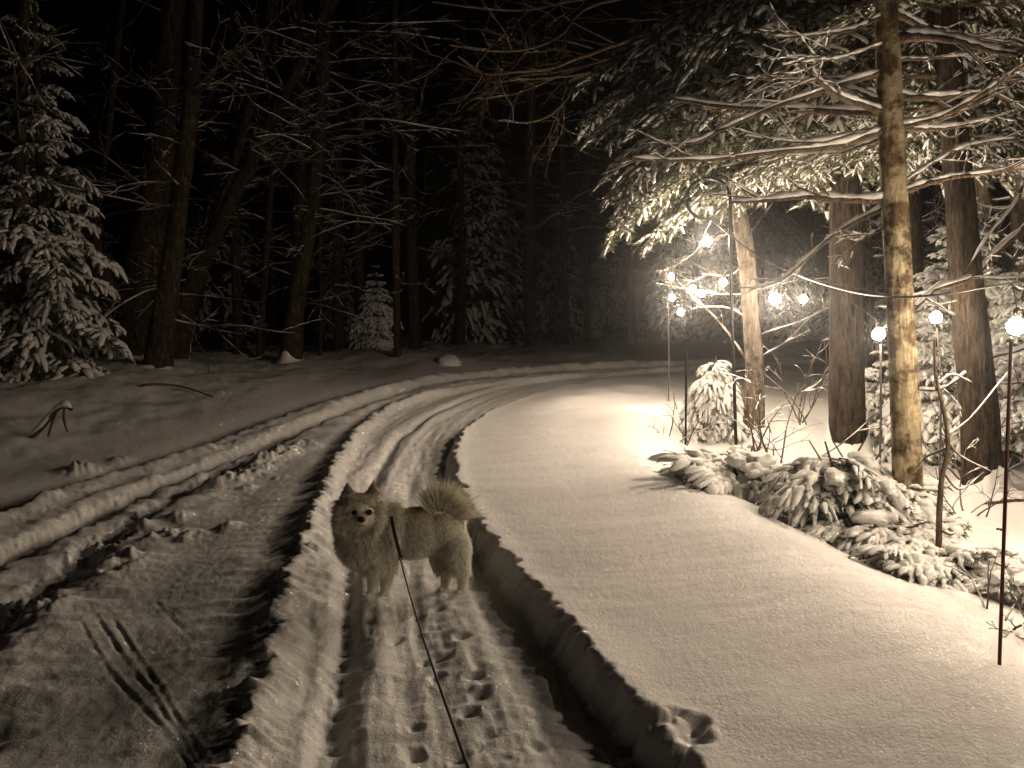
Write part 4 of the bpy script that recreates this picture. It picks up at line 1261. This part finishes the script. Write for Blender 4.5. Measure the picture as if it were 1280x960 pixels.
M_EYE = plain('eye_gloss', (.006, .005, .004), .12, spec=.6, var=0)
M_NOSE = plain('nose_leather', (.012, .010, .010), .45, var=.3, vs=300)
for (ex, ey) in ((443.2, 641.2), (461.6, 640.6)):
    c = dp(ex, ey, 43) ; V, F = blob((0, 0, 0), (3.6 * S_, 3.0 * S_, 3.6 * S_), 0, 3, 0)
    o = MB().add((V + c - base_d, F)).build('eye', M_EYE, dog)
c = dp(452, 649.5, 55); V, F = blob((0, 0, 0), (4.7 * S_, 4 * S_, 3.6 * S_), 0, 3, .05)
MB().add((V + c - base_d, F)).build('nose', M_NOSE, dog)
V, F = batch_tubes(np.array([[dp(452 + t * 5.5, 657 + abs(t) * -.4 + .8, 51 - abs(t) * 3) for t in np.linspace(-1, 1, 9)]]), np.full((1, 9), .0022), 6)
MB().add((V - base_d, F)).build('mouth', M_NOSE, dog)


# harness strap over the near side of the ribs
def strap_band(pts, wid, th):
    pts = np.asarray(pts, float); T = np.gradient(pts, axis=0); T /= np.linalg.norm(T, axis=1, keepdims=True)
    nout = np.tile([0, -1, 0], (len(pts), 1)) + 0.0
    sd = np.cross(T, nout); sd /= np.linalg.norm(sd, axis=1, keepdims=True); nn_ = np.cross(sd, T)
    c = [(-1, -1), (1, -1), (1, 1), (-1, 1)]
    V = np.stack([pts + sd * wid * a + nn_ * th * b for a, b in c], 1).reshape(-1, 3)
    idx = np.arange(len(pts) * 4).reshape(-1, 4); nx = np.roll(idx, -1, 1)
    F = np.stack([idx[:-1], nx[:-1], nx[1:], idx[1:]], -1).reshape(-1, 4)
    F = np.vstack([F, [[0, 3, 2, 1]], [[len(V) - 4, len(V) - 3, len(V) - 2, len(V) - 1]]])
    return V, F


sp = spline([dp(489, 646, 24), dp(491.5, 658, 35), dp(495, 674, 40), dp(498.5, 688, 39), dp(501, 697, 37)], 16)
V, F = strap_band(sp, .0085, .003)
MB().add((V - base_d, F)).build('harness_strap', M_STRAP, dog)
ring_c = dp(501, 697, 40)
a = np.linspace(0, 2 * math.pi, 17); circ = np.column_stack([np.cos(a) * .010, np.zeros(17), np.sin(a) * .013]) + ring_c
MB().tube(circ, .0032, 6).build('leash_ring', M_GREY, dog, origin=base_d)

hand = P(600, 1000, 1.0)
lp = spline([ring_c + [0, -.006, -.012], P(545, 830, 2.3) , hand], 30)
t = np.linspace(0, 1, 30)[:, None]
lp = (ring_c + [0, -.006, -.012]) * (1 - t) + hand * t; lp[:, 2] -= (.03 * np.sin(math.pi * t))[:, 0]
o = MB().tube(lp, .0034, 6).build('leash', M_LEASH, None, origin=lp[0]); tag(o, 'thin dark leash running from the dog harness towards the camera', 'leash')

# ---------------------------------------------------------------- air
bmh = bmesh.new(); bmesh.ops.create_cube(bmh, size=1)
me = bpy.data.meshes.new('haze'); bmh.to_mesh(me); bmh.free()
hz = bpy.data.objects.new('haze', me); COL.objects.link(hz)
hz.scale = (190, 190, 24); hz.location = (0, 0, 9.5)
m = bpy.data.materials.new('night_air'); m.use_nodes = True; nt = m.node_tree; nt.nodes.clear()
o_ = nt.nodes.new('ShaderNodeOutputMaterial'); v_ = nt.nodes.new('ShaderNodeVolumePrincipled')
v_.inputs['Density'].default_value = .003; v_.inputs['Color'].default_value = (.9, .92, .95, 1); v_.inputs['Anisotropy'].default_value = .94
nt.links.new(v_.outputs[0], o_.inputs['Volume']); me.materials.append(m)
tag(hz, kind='stuff', label='thin frosty night air')

# ---------------------------------------------------------------- night sky and render settings
wd = bpy.data.worlds.new('World'); SC.world = wd; wd.use_nodes = True
nt = wd.node_tree; bg = nt.nodes['Background']
sky = nt.nodes.new('ShaderNodeTexSky'); sky.sky_type = 'NISHITA'; sky.sun_disc = False
sky.sun_elevation = R(-6); sky.sun_rotation = R(180)
nt.links.new(sky.outputs[0], bg.inputs['Color']); bg.inputs['Strength'].default_value = .018

SC.view_settings.view_transform = 'Standard'; SC.view_settings.look = 'None'; SC.view_settings.gamma = 1
SC.view_settings.exposure = 2.65
SC.view_settings.use_curve_mapping = False
cy = SC.cycles
cy.use_denoising = True
try: cy.denoiser = 'OPENIMAGEDENOISE'
except Exception: pass
cy.use_light_tree = True
cy.max_bounces = 8; cy.diffuse_bounces = 6; cy.volume_bounces = 0; cy.transparent_max_bounces = 8
cy.sample_clamp_indirect = 3
